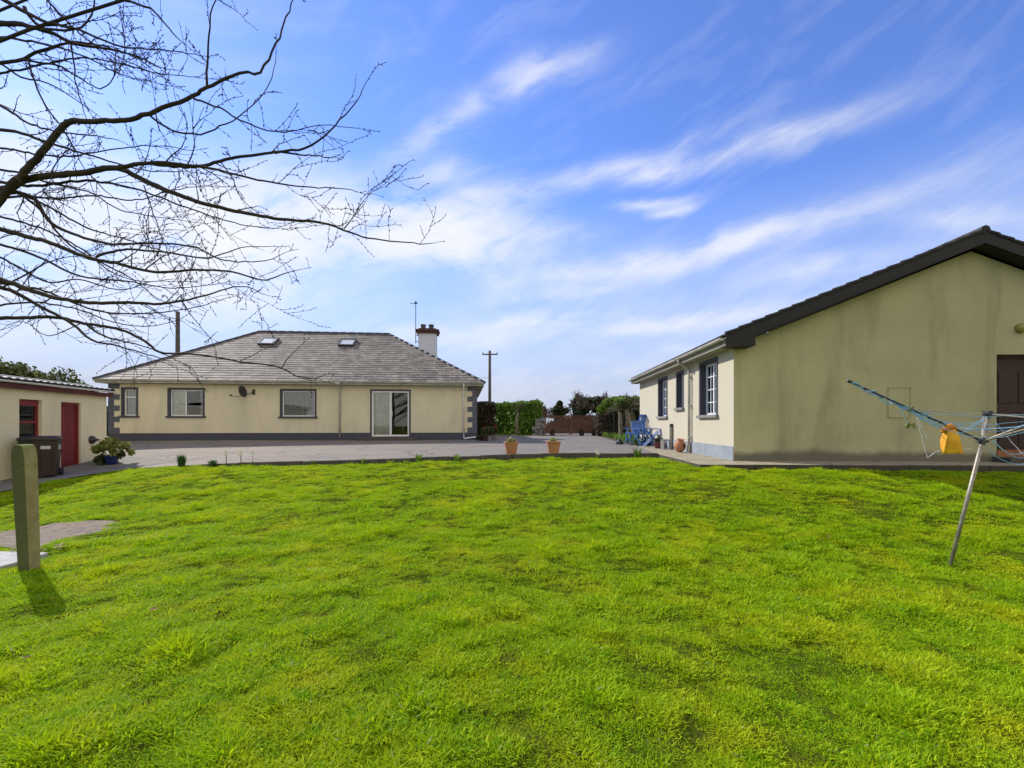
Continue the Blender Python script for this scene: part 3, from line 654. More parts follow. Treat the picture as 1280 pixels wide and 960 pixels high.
# skylights on the front slope
sl=math.atan(pitch); Rs=Matrix.Rotation(sl,4,'X')
def skylight(xc,dd):
    z=RZ+(dd+e)*pitch; M=Matrix.Translation((xc,dd,z))@Rs
    m=MB()
    for q in ((-.39,.39,-.02,.05),(-.39,.39,.70,.80)): m.box(q[0],q[1],q[2],q[3],-.03,.11,0,M)
    m.box(-.39,-.32,.05,.70,-.03,.11,0,M); m.box(.32,.39,.05,.70,-.03,.11,0,M)
    s=m.build('skylight',MT['dark_metal'],rf); m=MB(); m.box(-.32,.32,.05,.70,.06,.085,0,M); m.build('pane',MT['skyglass'],s)
m_,nt,b_,o_=newmat('skylight_pane'); b_.inputs['Base Color'].default_value=(.62,.63,.62,1); b_.inputs['Roughness'].default_value=.35; b_.inputs['Specular IOR Level'].default_value=1.0; MT['skyglass']=m_  # pale base colour stands in for sky reflected in the glass
skylight(5.1,2.9); skylight(8.95,2.9)
# satellite dish
m=MB(); R=Matrix.Rotation(1.3,4,'Z')@Matrix.Rotation(1.35,4,'X')@Matrix.Diagonal((.78,.85,.8,1))
m.lathe([(.01,-.05),(.12,-.04),(.22,-.012),(.30,.03),(.305,.035),(.29,.035),(.2,-.0),(.01,-.035)],(5.5,-.38,2.10),24,0,R); sd=m.build('satellite_dish',MT['dark_metal'],bun,smooth=True)
m=MB(); m.tube([(5.5,-.36,2.05),(5.62,-.2,2.0),(5.8,0,2.1)],.02,6); m.box(5.74,5.86,-.03,0,2.0,2.22); m.tube([(5.5,-.45,1.88),(5.2,-.62,1.9)],.012,6); m.tube([(5.2,-.62,1.9),(5.12,-.66,1.95)],.035,8); m.build('mount_arm',MT['dark_metal'],sd)

# ------------------------------------------------------------------ gable house (right)
gb=empty('gable_house',RB,-math.atan(.049),'cream gable ended house with algae stained end wall and black bargeboards','house')
W=10.04; D=9.0; H=2.53; sp=.40
gtop=lambda x: H+sp*min(x,W-x)
door=(5.55,6.60,.10,2.30)
m=MB(); wall_xz(m,0,W,-.5,gtop,[door],mi=1,rmi=1)
wo=[(1.0,2.05,1.03,2.35),(3.55,4.10,1.29,2.32),(5.35,6.15,1.06,2.31)]   # in depth measured from the near corner: reversed below
side=[(.95,2.02,1.03,2.36),(3.45,4.0,1.29,2.33),(5.1,6.08,1.06,2.33)]
s=len(m.v); ops2=[(D-b,D-a,c,d) for a,b,c,d in side]; wall_xz(m,0,D-.002,-.5,H,ops2,mi=0); SM=Matrix.Translation((0,D,0))@Matrix.Rotation(-PI/2,4,'Z'); xform(m,SM,s)
s=len(m.v); wall_xz(m,.001,D-.001,-.5,H,[]); xform(m,Matrix.Translation((W,0,0))@Matrix.Rotation(PI/2,4,'Z'),s)
s=len(m.v); wall_xz(m,0.001,W-.001,-.5,gtop,[]); xform(m,Matrix.Translation((W,D,0))@Matrix.Rotation(PI,4,'Z'),s)
m.build('wall',[MT['cream_bright'],MT['algae']],gb)
m=MB(); m.box(.28,W-.28,.28,D-.28,H-.05,H); m.build('ceiling',MT['cream'],gb)
m=MB(); m.box(.285,W-.285,.285,D-.285,.02,.06); m.build('floor',MT['wood_dark'],gb)
m=MB(); m.box(-.014,.004,.02,D,-.4,.30); m.build('plinth',MT['plinth_grey'],gb)
def side_win(i,kind,cur): 
    a,b,c,d=ops2[i]; return window(gb,a,b,c,d,kind,cur,M=SM,sillc='stone',y=.14)
side_win(0,'georgian',[(0,.3,'curtain'),(.75,1,'curtain')]); side_win(1,'transom',[(0,1,'netcurtain')]); side_win(2,'georgian',[(0,.3,'curtain'),(.7,1,'curtain')])
# roof slabs
ov=.30; ge=.30; zt=2.72+.0
def rz_(x): return 2.72+sp*(min(x,W-x)+ov)
m=MB()
A0=(-ov,-ge,rz_(-ov));AP=(W/2,-ge,rz_(W/2)); y1=D+ge
nc=18
roof_face(m,(-ov,y1,A0[2]),(-ov,-ge,A0[2]),(W/2,-ge,AP[2]),(W/2,y1,AP[2]),nc,.035)
roof_face(m,(W+ov,-ge,A0[2]),(W+ov,y1,A0[2]),(W/2,y1,AP[2]),(W/2,-ge,AP[2]),nc,.035)
m.quad((-ov,-ge,A0[2]-.04),(-ov,y1,A0[2]-.04),(W/2,y1,AP[2]-.04),(W/2,-ge,AP[2]-.04)); m.quad((W+ov,y1,A0[2]-.04),(W+ov,-ge,A0[2]-.04),(W/2,-ge,AP[2]-.04),(W/2,y1,AP[2]-.04))
rf2=m.build('roof',MT['tile'],gb)
m=MB(); capping(m,(W/2,-ge-.03,AP[2]+.02),(W/2,y1,AP[2]+.02),.10)
for s_ in (0,1):     # rounded verge tiles stepping up the gable edge
    for i in range(19):
        k0=i/19;k1=(i+1.15)/19; x0=-ov+k0*(W/2+ov);x1=-ov+k1*(W/2+ov)
        z0=A0[2]+(x0+ov)*sp;z1=A0[2]+(x1+ov)*sp
        if s_: x0,x1=W-x0,W-x1
        m.tube([(x0,-ge-.005,z0+.032),(x1,-ge-.005,z1+.008)],[.045,.040],6)
m.build('ridge_tiles',MT['tile'],rf2,smooth=False)
for s_ in (0,1):
    m=MB(); xa=-ov; xb=W/2
    za=A0[2];zb=AP[2]; f=(lambda x:x) if not s_ else (lambda x:W-x)
    def slabp(pts,y0,y1_):
        p=[(f(x),z) for x,z in pts]
        if s_: p=p[::-1]
        n=len(m.v); k=len(p); m.v+=[(x,y0,z) for x,z in p]+[(x,y1_,z) for x,z in p]
        m.f.append(tuple(n+i for i in range(k))); m.f.append(tuple(n+k+i for i in reversed(range(k)))); m.m+=[0,0]
        for i in range(k):
            j=(i+1)%k; m.f.append((n+j,n+i,n+k+i,n+k+j)); m.m.append(0)
    slabp([(xa,za-.25),(xa+.58,za-.25),(xa+.62,za-.25+.02),(xa+.62,za-.04+.62*sp-.21),(xb,zb-.25),(xb,zb-.01),(xa,za-.01)],-ge-.02,-ge+.006)
    slabp([(xa+.02,za-.25),(xa+.58,za-.25),(xa+.58,za-.05+.5*sp-.22),(xb,zb-.26),(xb,zb-.22),(xa+.02,za-.24)],-ge+.008,-.003)
    m.build('bargeboard',MT['fascia_black'],gb)
m=MB(); m.box(-ov+.02,-.004,-ge+.01,y1,2.50,2.52); m.build('soffit',MT['soffit'],gb)
m=MB(); m.box(-ov,-ov+.02,-ge+.01,y1,2.50,2.67); m.build('fascia',MT['soffit'],gb)
m=MB(); s=0; half_gutter(m,0,y1+ge-.02,0,0,.06); xform(m,Matrix.Translation((-ov-.063,y1,2.66))@Matrix.Rotation(-PI/2,4,'Z')); m.build('gutter',MT['gutter'],gb)
m=MB(); yy=2.72; m.tube([(-ov-.06,yy,2.64),(-ov-.06,yy,2.52),(-.22,yy,2.44),(-.08,yy,2.36),(-.065,yy,2.25),(-.065,yy,-.02)],.038,8); dp=m.build('downpipe',MT['gutter'],gb,smooth=True)
for q in (.4,1.3,2.1): m=MB(); m.box(-.11,0,yy-.055,yy+.055,q,q+.035); m.build('bracket',MT['gutter'],dp)
# vent hatch outline on gable
m=MB(); a,b,c,d=3.31,3.75,.96,1.59
m.box(a,b,-.006,.002,c,d); hp=m.build('wall_hatch',MT['algae'],gb)
m=MB(); m.box(a-.02,a,-.02,.003,c-.02,d+.02); m.box(b,b+.02,-.02,.003,c-.02,d+.02); m.box(a,b,-.02,.003,c-.02,c); m.box(a,b,-.02,.003,d,d+.02); m.build('hatch_frame',MT['algae'],hp)
# door
a,b,c,d=door
m=MB(); frame_bars(m,a,b,c,d,.10,.07,.08); dd=m.build('door',MT['wood_dark'],gb)
m=MB(); m.box(a+.07,b-.07,.13,.17,c+.07,d-.07)
for px0,px1 in ((a+.15,(a+b)/2-.05),((a+b)/2+.05,b-.15)):
    for z0,z1 in ((c+.2,c+.95),(c+1.15,d-.35)): m.box(px0,px1,.115,.13,z0,z1)
dl=m.build('door_leaf',MT['wood_dark'],dd); bevel(dl,.01)
m=MB(); m.box(a+.005,b-.005,-.02,.10,c-.005,c+.14); m.build('threshold',MT['orange'],dd)
m=MB(); m.lathe([(.02,0),(.03,.03),(.02,.06)],(b-.2,.10,c+1.05),10); m.build('handle',MT['steel'],dd)
m=MB(); m.box(a-.1,b+.3,-.40,.0,-.1,.09); m.build('step',MT['kerb'],dd)
m=MB(); m.lathe([(.10,0),(.105,.05),(.09,.09),(.05,.12),(.01,.13)],(6.02,0,2.86),16,0,Matrix.Rotation(PI/2,4,'X')); m.build('wall_lamp',MT['yellowlight'],gb,smooth=True)

# ------------------------------------------------------------------ shed
sh=empty('shed',(-13.45,15.1,0),math.atan(.213/.977),'low white rendered shed with red door, red window and maroon fascia','shed')
Ls=7.6; Ws=3.4; Hs=2.52
SW=Matrix.Rotation(PI/2,4,'Z')   # plane y=0 facing -y -> facing +x ; local x -> y
sops=[(-2.0,-1.205,.30,2.24),(-3.43,-2.70,1.12,2.25)]
m=MB(); wall_xz(m,-Ls,0,-.4,Hs,sops,th=.22); xform(m,SW)
s=len(m.v); wall_xz(m,-Ws,-.0,-.4,Hs,[]); xform(m,Matrix.Translation((-Ws,0.0,0))@Matrix.Rotation(PI,4,'Z')@Matrix.Translation((0,0,0)),s)
s=len(m.v); wall_xz(m,0,Ls,-.4,Hs,[]); xform(m,Matrix.Translation((-Ws,0,0))@Matrix.Rotation(-PI/2,4,'Z'),s)
s=len(m.v); wall_xz(m,-Ws,0,-.4,Hs,[]); xform(m,Matrix.Translation((0,-Ls,0)),s)
m.build('wall',MT['white_render'],sh)
m=MB(); a,b,c,d=sops[0]
for q in ((a,a+.07,c,d),(b-.07,b,c,d),(a+.07,b-.07,d-.07,d)): m.box(q[0],q[1],.05,.15,q[2],q[3])
xform(m,SW); sdoor=m.build('door',MT['red'],sh)
m=MB(); m.box(a+.07,b-.07,.10,.14,c,d-.07)
for i in range(6): m.box(a+.08+i*.108,a+.08+i*.108+.1,.09,.10,c+.01,d-.08)
xform(m,SW); m.build('door_leaf',MT['red'],sdoor)
m=MB(); a,b,c,d=sops[1]
frame_bars(m,a,b,c,d,.08,.06,.07); m.box(a+.06,b-.06,.075,.15,1.62,1.68); m.box(a+.06,b-.06,.076,.14,d-.17,d-.06); xform(m,SW); sw=m.build('window',MT['red'],sh)
m=MB(); m.box(a+.05,b-.05,.115,.12,c+.05,d-.05); xform(m,SW); m.build('pane',MT['glass'],sw)
m=MB(); m.box(a-.05,b+.05,-.05,.08,c-.07,c); xform(m,SW); m.build('sill',MT['path'],sw)
m=MB(); m.box(-.01,.14,-Ls,.10,2.50,2.62); m.build('fascia',MT['maroon'],sh)
m=MB(); half_gutter(m,-Ls,.12,0,0,.05); xform(m,Matrix.Translation((.20,0,2.68))@SW); m.build('gutter',MT['pvc'],sh)
m=MB()
def corr(m,x0,z0,x1,z1,n=190):
    for i in range(n):
        ya=-Ls-.1+(Ls+.2)*i/n; yb=-Ls-.1+(Ls+.2)*(i+1)/n; ha=.006*math.sin(i*1.05);hb=.006*math.sin((i+1)*1.05)
        m.quad((x0,ya,z0+ha),(x0,yb,z0+hb),(x1,yb,z1+hb),(x1,ya,z1+ha)); m.quad((x0,yb,z0+hb-.01),(x0,ya,z0+ha-.01),(x1,ya,z1+ha-.01),(x1,yb,z1+hb-.01))
corr(m,.17,2.755,-.45,2.83); corr(m,-.45,2.83,-Ws-.1,2.66)
sr=m.build('roof',MT['sheet'],sh)
m=MB(); m.box(-.56,-.36,-Ls-.1,-.02,2.835,2.87); m.build('ridge_strip',MT['pvc'],sr)
m=MB(); m.box(.135,.185,-Ls-.1,.1,2.69,2.745); m.build('gap_strip',MT['fascia_black'],sr)  # black strip stands in for the shaded gap between gutter and sheet
m=MB(); m.lathe([(.13,0),(.125,.06),(.06,.12),(.02,.22),(.005,.24)],(0,-.74,1.10),14,0,Matrix.Rotation(PI/2,4,'Y')); m.build('vent_cowl',MT['dark_metal'],sh,smooth=True)

# ------------------------------------------------------------------ wheelie bins
def make_bin(mat,name,loc,rz,label):
    r=empty(name,loc,rz,label,'bin','wheelie bins by the shed')
    def tap(zb,zt,wb,wt,db,dt,m):
        v=[(-wb,-db,zb),(wb,-db,zb),(wb,db,zb),(-wb,db,zb),(-wt,-dt,zt),(wt,-dt,zt),(wt,dt,zt),(-wt,dt,zt)]; n=len(m.v); m.v+=v
        for q in [(0,3,2,1),(4,5,6,7),(0,1,5,4),(1,2,6,5),(2,3,7,6),(3,0,4,7)]: m.f.append(tuple(n+i for i in q)); m.m.append(0)
    m=MB(); tap(.05,.93,.17,.215,.20,.265,m); tap(.93,.965,.235,.235,.285,.285,m); 
    for q in (-.1,.1): m.box(q-.01,q+.01,-.262,-.23,.2,.80)
    o=m.build('body',mat,r); bevel(o,.02)
    m=MB(); tap(.967,1.01,.245,.23,.30,.28,m); tap(1.01,1.045,.22,.17,.26,.2,m); m.box(-.13,.13,.29,.34,.98,1.01); o=m.build('lid',mat,r); bevel(o,.015)
    m=MB(); m.tube([(-.20,.325,.93),(.20,.325,.93)],.016,8); m.build('handle',mat,r)
    for s_ in (-1,1):
        m=MB(); m.lathe([(.10,-.03),(.115,-.02),(.115,.02),(.10,.03)],(s_*.21,.23,.115),18,0,Matrix.Rotation(PI/2,4,'Y')); m.build('wheel',MT['black'],r)
    m=MB(); m.box(-.09,.09,-.262,-.246,.72,.80); o=m.build('sticker',MT['sticker'],r); o.rotation_euler=(0,0,0)
    m=MB(); m.box(.196,.216,-.11,.11,.70,.82); m.build('sticker',MT['sticker'],r)
    return r
bx,by=-11.82,11.6
make_bin(MT['brownbin'],'wheelie_bin',(bx,by,h1(bx,by)+.006),.62,'brown wheelie bin with white stickers in front of the red shed door')
bx2,by2=-12.33,11.72
make_bin(MT['blackbin'],'wheelie_bin',(bx2,by2,h1(bx2,by2)+.006),.60,'dark grey wheelie bin below the red shed window beside the brown bin')

# ------------------------------------------------------------------ concrete post
po=empty('concrete_post',(-5.31,5.01,-.02),0,'mossy square concrete post with rounded top standing in the lawn','post')
m=MB(); prof=[(0,1),(.4,1),(.8,1),(1.22,1),(1.30,.95),(1.35,.82),(1.385,.6),(1.395,.3)]
for i in range(len(prof)):
    pass
ring=[]
for i,(z,sx) in enumerate(prof):
    lean=-.045*z; t=.064+.008*z
    for cx,cy in ((-1,-1),(1,-1),(1,1),(-1,1)): m.v.append((lean+cx*t*sx,cy*t*(1 if i<5 else .97),z))
for i in range(len(prof)-1):
    for k in range(4): a=i*4; m.f.append((a+k,a+(k+1)%4,a+4+(k+1)%4,a+4+k)); m.m.append(0)
e_=(len(prof)-1)*4; m.f.append((e_,e_+1,e_+2,e_+3)); m.m.append(0)
po_=m.build('shaft',MT['post'],po); bevel(po_,.014,3)
m=MB(); m.prism([(-6.45,4.95),(-5.62,4.98),(-5.56,5.25),(-5.6,5.5),(-6.4,5.62)],lambda x,y:g1(x,y)-.05,lambda x,y:g1(x,y)+.045)
fl=m.build('flagstone',MT['flag']); bevel(fl,.015); tag(fl,'pale broken flagstone lying behind the mossy post','flagstone')

# leaf litter
def curled_leaf(x,y,s,rz):
    m=MB(); pts=[(-1,0,.15),(-.5,.42,.3),(.3,.5,.35),(1,.05,.5),(.4,-.45,.25),(-.5,-.4,.22)]
    c=(0,0,.05)
    for i in range(6): m.tri(Vector(c)*s,Vector(pts[i])*s,Vector(pts[(i+1)%6])*s)
    m.tube([Vector((-1.5*s,0,.05*s)),Vector((-1*s,0,.15*s))],s*.05,4)
    o=m.build('dead_leaf',MT['deadleaf']); o.location=(x,y,g1(x,y)+.055); o.rotation_euler=(random.uniform(-.4,.4),random.uniform(-.3,.3),rz); return o
ll=[((-2.95,3.75),'curled brown leaf lying in the grass at the lower left of the lawn',.035),((4.0,5.75),'brown leaf on the grass left of the clothesline pole',.035),((3.55,4.15),'small pale leaf on the grass at the right below the clothesline',.028),((-3.2,3.0),'brown leaf in the grass near the left corner of the lawn',.03)]
for (q,lab,s_) in ll: tag(curled_leaf(q[0],q[1],s_,random.uniform(0,6)),lab,'leaf','fallen leaves on the lawn')
m=MB()
for i in range(45):
    x_=random.uniform(-6.2,-5.6); y_=random.uniform(5.55,5.75); s_=.035; a_=random.uniform(0,6)
    c_=Vector((x_,y_,g1(x_,y_)+random.uniform(.03,.09))); u_=Vector((math.cos(a_),math.sin(a_),random.uniform(-.4,.4)))*s_; w_=Vector((-math.sin(a_),math.cos(a_),random.uniform(-.4,.4)))*s_*.6
    m.quad(c_-u_,c_+w_,c_+u_,c_-w_)
o=m.build('leaf_litter',MT['deadleaf']); tag(o,'heap of reddish dead leaves behind the pale flagstone','leaves',kind='stuff')

# ------------------------------------------------------------------ clothesline
cb=Vector((4.93,5.13,g1(4.93,5.13)-.03)); ct=Vector((5.38,5.13,1.71)); 
cl=empty('rotary_clothesline',cb,0,'leaning galvanised rotary clothesline with tangled blue lines at the right of the lawn','clothesline')
def loc(v): return Vector(v)-cb
col_=cb.lerp(ct,.825)
m=MB(); m.tube([loc(cb),loc(ct)],.0195,12); m.build('pole',MT['steel'],cl,smooth=True)
m=MB(); ax=(ct-cb).normalized()
m.tube([loc(ct-ax*.02),loc(ct+ax*.035)],[.034,.03],10); m.tube([loc(ct-Vector((.07,0,0))),loc(ct+Vector((.06,0,-.005)))],.02,8); m.build('top_cap',MT['black'],cl)
m=MB(); m.tube([loc(col_-ax*.035),loc(col_+ax*.035)],.031,10); m.tube([loc(col_-Vector((.06,0,-.01))),loc(col_+Vector((.055,0,.0)))],.02,8); m.build('collar',MT['dark_metal'],cl)
ends=[P(1062,477,5.15),P(1440,474,4.9),col_+Vector((.25,-1.5,.55)),col_+Vector((1.05,1.0,.35))]
for i,en in enumerate(ends):
    st=col_+(en-col_).normalized()*.03
    m=MB(); m.tube([loc(st),loc(en)],.0115,8)
    ar=m.build('arm',MT['steel'] if i else MT['dark_metal'],cl,smooth=True)
    m=MB(); m.tube([loc(ct),loc(col_.lerp(en,.42 if i else .52))],.0065 if i else .003,6); m.build('stay',MT['steel'],ar)
    m=MB(); m.tube([loc(en-(en-col_).normalized()*.02),loc(en+(en-col_).normalized()*.03)],.017,8); m.build('end_cap',MT['black'],ar)
def sag(a,b,s,n=14,side=0):
    a=Vector(a);b=Vector(b); out=[]
    for i in range(n+1):
        t=i/n; p=a.lerp(b,t); k=4*t*(1-t); p.z-=s*k; p.y+=side*k; p+=Vector((random.gauss(0,.003),0,random.gauss(0,.003))); out.append(p)
    return out
rr=random.Random(5); m=MB(); mw=MB(); L0,L1,L2_,L3=ends
fr_=lambda e,t: col_.lerp(e,t)
for ta,tb,s_,e2,sd in [(.48,.55,.20,L1,0),(.46,.62,.26,L1,.1),(.50,.75,.13,L1,-.1),(.35,.45,.08,L1,.0),(.54,.35,.22,L2_,0),(.30,.6,.12,L2_,.1),(.52,.7,.10,L3,0),(.42,.8,.16,L3,0)]:
    m.tube([loc(p) for p in sag(fr_(L0,ta),fr_(e2,tb),s_,side=sd)],.0036,5,cap=False)
for ta,tb,s_,e2 in [(.05,.45,.30,L1),(.06,.5,.36,L1),(.25,.55,.42,L1)]:
    m.tube([loc(p) for p in sag(fr_(L1,ta) if ta<.2 else col_,fr_(e2,tb),s_)],.0036,5,cap=False)
# lines bundled and wound along the left arm
for k in range(5):
    pts=[]; ph=rr.uniform(0,6); t0=rr.uniform(.18,.4)
    for i in range(60):
        t=t0+(1-t0)*i/59; p=fr_(L0,t); a_=ph+i*.55+k; r_=.016+.010*math.sin(i*.4+k); pts.append(p+Vector((0,math.cos(a_)*r_,math.sin(a_)*r_-(.03*math.sin(PI*(t-t0)/(1-t0)) if k<3 else 0))))
    m.tube([loc(p) for p in pts],.0036,5,cap=False)
m.tube([loc(p) for p in sag(fr_(L0,.62),fr_(L0,.12),.07)],.006,5,cap=False); m.tube([loc(p) for p in sag(fr_(L0,.66),fr_(L0,.2),.05)],.005,5,cap=False)
# drooping tails
A=fr_(L0,.63); m.tube([loc(A),loc(A+Vector((.05,0,-.12))),loc(A+Vector((.11,0,-.24)))],.0032,5)
B=fr_(L0,.5); C_=P(1204,566,5.1)
mw.tube([loc(p) for p in sag(B,P(1172,558,5.1),.10)],.0032,5); mw.tube([loc(p) for p in sag(B,P(1160,572,5.1),.05)],.0028,5); mw.tube([loc(P(1160,572,5.1)),loc(P(1168,566,5.1)),loc(P(1176,563,5.1))],.004,5)
mw.tube([loc(p) for p in sag(P(1148,543,5.1),P(1178,544,5.1),.01)],.0028,5); mw.tube([loc(p) for p in sag(P(1176,563,5.1),P(1216,560,5.1),.01)],.0028,5)
mw.tube([loc(p) for p in sag(P(1135,509,5.12),ct-Vector((.06,0,0)),.01)],.0026,5); m.tube([loc(p) for p in sag(P(1198,543,5.1),ct,.03)],.0034,5)
mw.tube([loc(p) for p in sag(ct,P(1285,574,4.9),.02)],.0034,5)
m.build('blue_line',MT['line'],cl); mw.build('white_line',MT['greyline'],cl)
m=MB(); q=A+Vector((.11,0,-.24)); m.box(-.02,.02,-.008,.008,-.03,.02,0,Matrix.Translation(loc(q))@Matrix.Rotation(.6,4,'Y')); m.build('clothes_peg',MT['lf_yellow'],cl); m=MB(); q=P(1136,511,5.12); m.tube([loc(q+Vector((-.03,-.02,-.03))),loc(q+Vector((.01,-.02,.01))),loc(q+Vector((.04,-.02,.015)))],.009,6)
m.build('line_knot',MT['lf_yellow'],cl); m=MB(); q=P(1142,532,5.1); m.box(-.012,.012,-.008,.008,-.03,.03,0,Matrix.Translation(loc(q))@Matrix.Rotation(-.5,4,'Y')); m.build('line_knot',MT['lf_yellow'],cl)
# peg bag
pb=P(1186,536,5.08); bag=empty('peg_bag',pb,0,'yellow cloth peg bag with orange top hanging from the clothesline','peg bag')
n=20; rows=11; m=MB(); r_=random.Random(2)
for j in range(rows):
    t=j/(rows-1); z=-.01-.265*t; wx=.055+.045*t+.012*math.sin(3*t); wy=.022+.03*math.sin(PI*min(1,t*1.1))+.006; cx=.01+.03*t
    for i in range(n):
        a=2*PI*i/n; f=1+.10*math.sin(5*a+3*t)+.06*math.sin(9*a-2*t); sq=abs(math.cos(a))**.6*(1 if math.cos(a)>0 else -1)
        m.v.append((cx+wx*sq*f,wy*math.sin(a)*f,z+.006*math.sin(4*a)))
for j in range(rows-1):
    for i in range(n): a=j*n; m.f.append((a+i,a+(i+1)%n,a+n+(i+1)%n,a+n+i)); m.m.append(0)
m.f.append(tuple(range((rows-1)*n,rows*n))); m.m.append(0)
m.build('bag',MT['yellow'],bag,smooth=True)
m=MB(); 
for j in range(7):
    t=j/6; x=-.085+.15*t
    for i in range(12):
        a=2*PI*i/12; rad=.038*math.sin(PI*(.18+.64*t))*(1+.18*math.sin(4*a+3*t)); m.v.append((x,rad*.9*math.cos(a)-.005,.01-.035*(1-t)+.02*math.sin(3*t)+rad*1.05*math.sin(a)))
for j in range(6):
    for i in range(12): a=j*12; m.f.append((a+i,a+(i+1)%12,a+12+(i+1)%12,a+12+i)); m.m.append(0)
m.f.append(tuple(reversed(range(12)))); m.f.append(tuple(range(72,84))); m.m+=[0,0]
m.build('bag_top',MT['orangecloth'],bag,smooth=True)

# ------------------------------------------------------------------ overhanging bare tree
tr=empty('bare_tree',(-6.4,3.5,g1(-6.4,3.5)),0,'bare budding tree whose branches reach in from the left edge','tree')
tb=Vector((-6.4,3.5,0)); R_=random.Random(11); mt=MB(); mbm=MB()
def tl(v): return Vector(v)-Vector(tr.location)
trunk=[Vector((-6.4,3.5,-.1)),Vector((-6.38,3.5,.6)),Vector((-6.3,3.52,1.4)),Vector((-6.2,3.55,2.1)),Vector((-6.15,3.6,2.8)),Vector((-6.2,3.6,3.6)),Vector((-6.1,3.7,4.6)),Vector((-6.2,3.8,5.8))]
mt.tube([tl(p) for p in trunk],[.24,.18,.16,.15,.13,.11,.08,.05],14); mt.build('trunk',MT['bark'],tr,smooth=True)
buds=MB(); DPX=3.7/F
def twig(p,d,L,r,lev):
    pts=[Vector(p)]; rs=[r]; d=Vector(d).normalized(); n=max(3,int(L/.035)); kn=0
    bend=Vector((R_.gauss(0,.035),R_.gauss(0,.035),R_.gauss(.015,.04)))
    for i in range(n):
        kk=.26 if R_.random()<.25 else .07; d=(d+bend+Vector((R_.gauss(0,kk),R_.gauss(0,kk),R_.gauss(0,kk)))).normalized()
        pts.append(pts[-1]+d*L/n); rs.append(max(.0017,r*(1-.75*(i+1)/n)))
        if R_.random()<.75:
            o=Vector((R_.gauss(0,1),R_.gauss(0,1),R_.gauss(0,1))).normalized()*.012; q=pts[-1]
            buds.tube([tl(q),tl(q+o*.6+d*.006),tl(q+o+d*.012)],[.0018,.0035,.001],4,cap=False)
        if lev>0 and i>0 and R_.random()<.34:
            sd=(d*.6+Vector((R_.gauss(0,.6),R_.gauss(0,.5),R_.gauss(0.05,.6)))).normalized(); twig(pts[-1],sd,L*R_.uniform(.25,.6),max(.002,rs[-1]*.7),lev-1)
    mbm.tube([tl(q) for q in pts],rs,4,cap=False)
def branch(pl,d0,d1,r0,r1,tw=1.,root=True,lev=2):
    r0=r0*(1.3 if r0<.02 else 1.); r1*=1.2; tw*=.55
    """polyline measured in the picture, given a distance that drifts from d0 to d1 and real radii"""
    n=len(pl); cps=[]
    off=R_.uniform(-.12,.12); ph=R_.uniform(0,6)
    for i,(x,y) in enumerate(pl):
        t=i/(n-1); cps.append(P(x,y,d0+(d1-d0)*t+.10*math.sin(ph+3.2*t)))
    pts=[];rs=[]
    for i in range(n-1):     # catmull-rom
        p0=cps[max(i-1,0)];p1=cps[i];p2=cps[i+1];p3=cps[min(i+2,n-1)]; k=max(3,int((p2-p1).length/.05))
        for j in range(k):
            t=j/k; q=.5*((2*p1)+(p2-p0)*t+(2*p0-5*p1+4*p2-p3)*t*t+(3*p1-p0-3*p2+p3)*t**3)
            q+=Vector((R_.gauss(0,.0025),R_.gauss(0,.004),R_.gauss(0,.0025))); pts.append(q); T=(i+t)/(n-1); rs.append(r0+(r1-r0)*T**.8)
    pts.append(cps[-1]); rs.append(r1)
    if root:
        zt_=max(1.2,min(5.5,pts[0].z-1.0)); k=min(range(len(trunk)),key=lambda i:abs(trunk[i].z-zt_)); a=trunk[k]; b=pts[0]
        mid=a.lerp(b,.5)+Vector((0,0,.12)); pre=[a,a.lerp(mid,.5)+Vector((0,0,.03)),mid,mid.lerp(b,.55)+Vector((0,0,.03))]
        pts=pre+pts; rs=[r0*1.6,r0*1.45,r0*1.3,r0*1.15]+rs
    mbm.tube([tl(q) for q in pts],rs,7 if r0>.012 else 5,cap=False)
    s0=4 if root else 0
    for i in range(s0,len(pts)-1):
        if R_.random()<.36*tw:
            d=(pts[i+1]-pts[i]).normalized(); sd=(d*R_.uniform(.4,1.)+Vector((R_.gauss(0,.35),R_.gauss(0,.5),R_.gauss(.0,.6)))).normalized()
            twig(pts[i],sd,R_.uniform(.10,.55)*(1 if R_.random()<.75 else 1.5),max(.0022,min(.005,rs[i]*.45)),lev if R_.random()<.5 else 1)
    twig(pts[-1],(pts[-1]-pts[-2]),.15,r1,1)
branch([(-25,285),(10,237),(40,205),(60,180),(85,153),(110,152),(155,150),(195,138),(240,120),(258,110),(300,91),(325,90),(345,55),(358,22),(366,0)],3.7,3.3,.031,.003,.4,lev=1)
branch([(258,110),(259,80),(261,45),(264,18),(272,-8)],3.42,3.35,.008,.003,.5,False,1)
branch([(185,143),(215,163),(250,168),(275,158),(300,145),(335,108),(345,72)],3.45,3.3,.007,.002,.7,False,1)
branch([(240,122),(275,135),(300,150),(330,162),(355,165),(400,157),(434,159)],3.4,3.2,.006,.002,.6,False,1)
branch([(12,237),(40,222),(100,216),(145,210),(190,230),(240,250),(300,265),(350,274),(400,278),(430,288),(470,299),(530,305)],3.75,3.5,.03,.003,.7)
branch([(430,286),(440,272),(450,262),(459,248)],3.5,3.5,.004,.0015,.4,False,0)
branch([(145,210),(190,203),(240,207),(270,212),(330,226),(380,233),(438,237)],3.6,3.4,.013,.0025,1.,False)
branch([(190,204),(240,208),(290,198),(345,190),(380,186),(405,170),(425,150),(445,128),(457,104)],3.55,3.4,.012,.002,.7,False,1)
branch([(343,190),(375,193),(415,197)],3.45,3.4,.008,.003,.9,False)
branch([(20,240),(45,250),(60,275),(90,292),(140,305),(190,304),(240,309),(280,325),(330,326),(352,318)],3.85,3.6,.014,.002,.9)
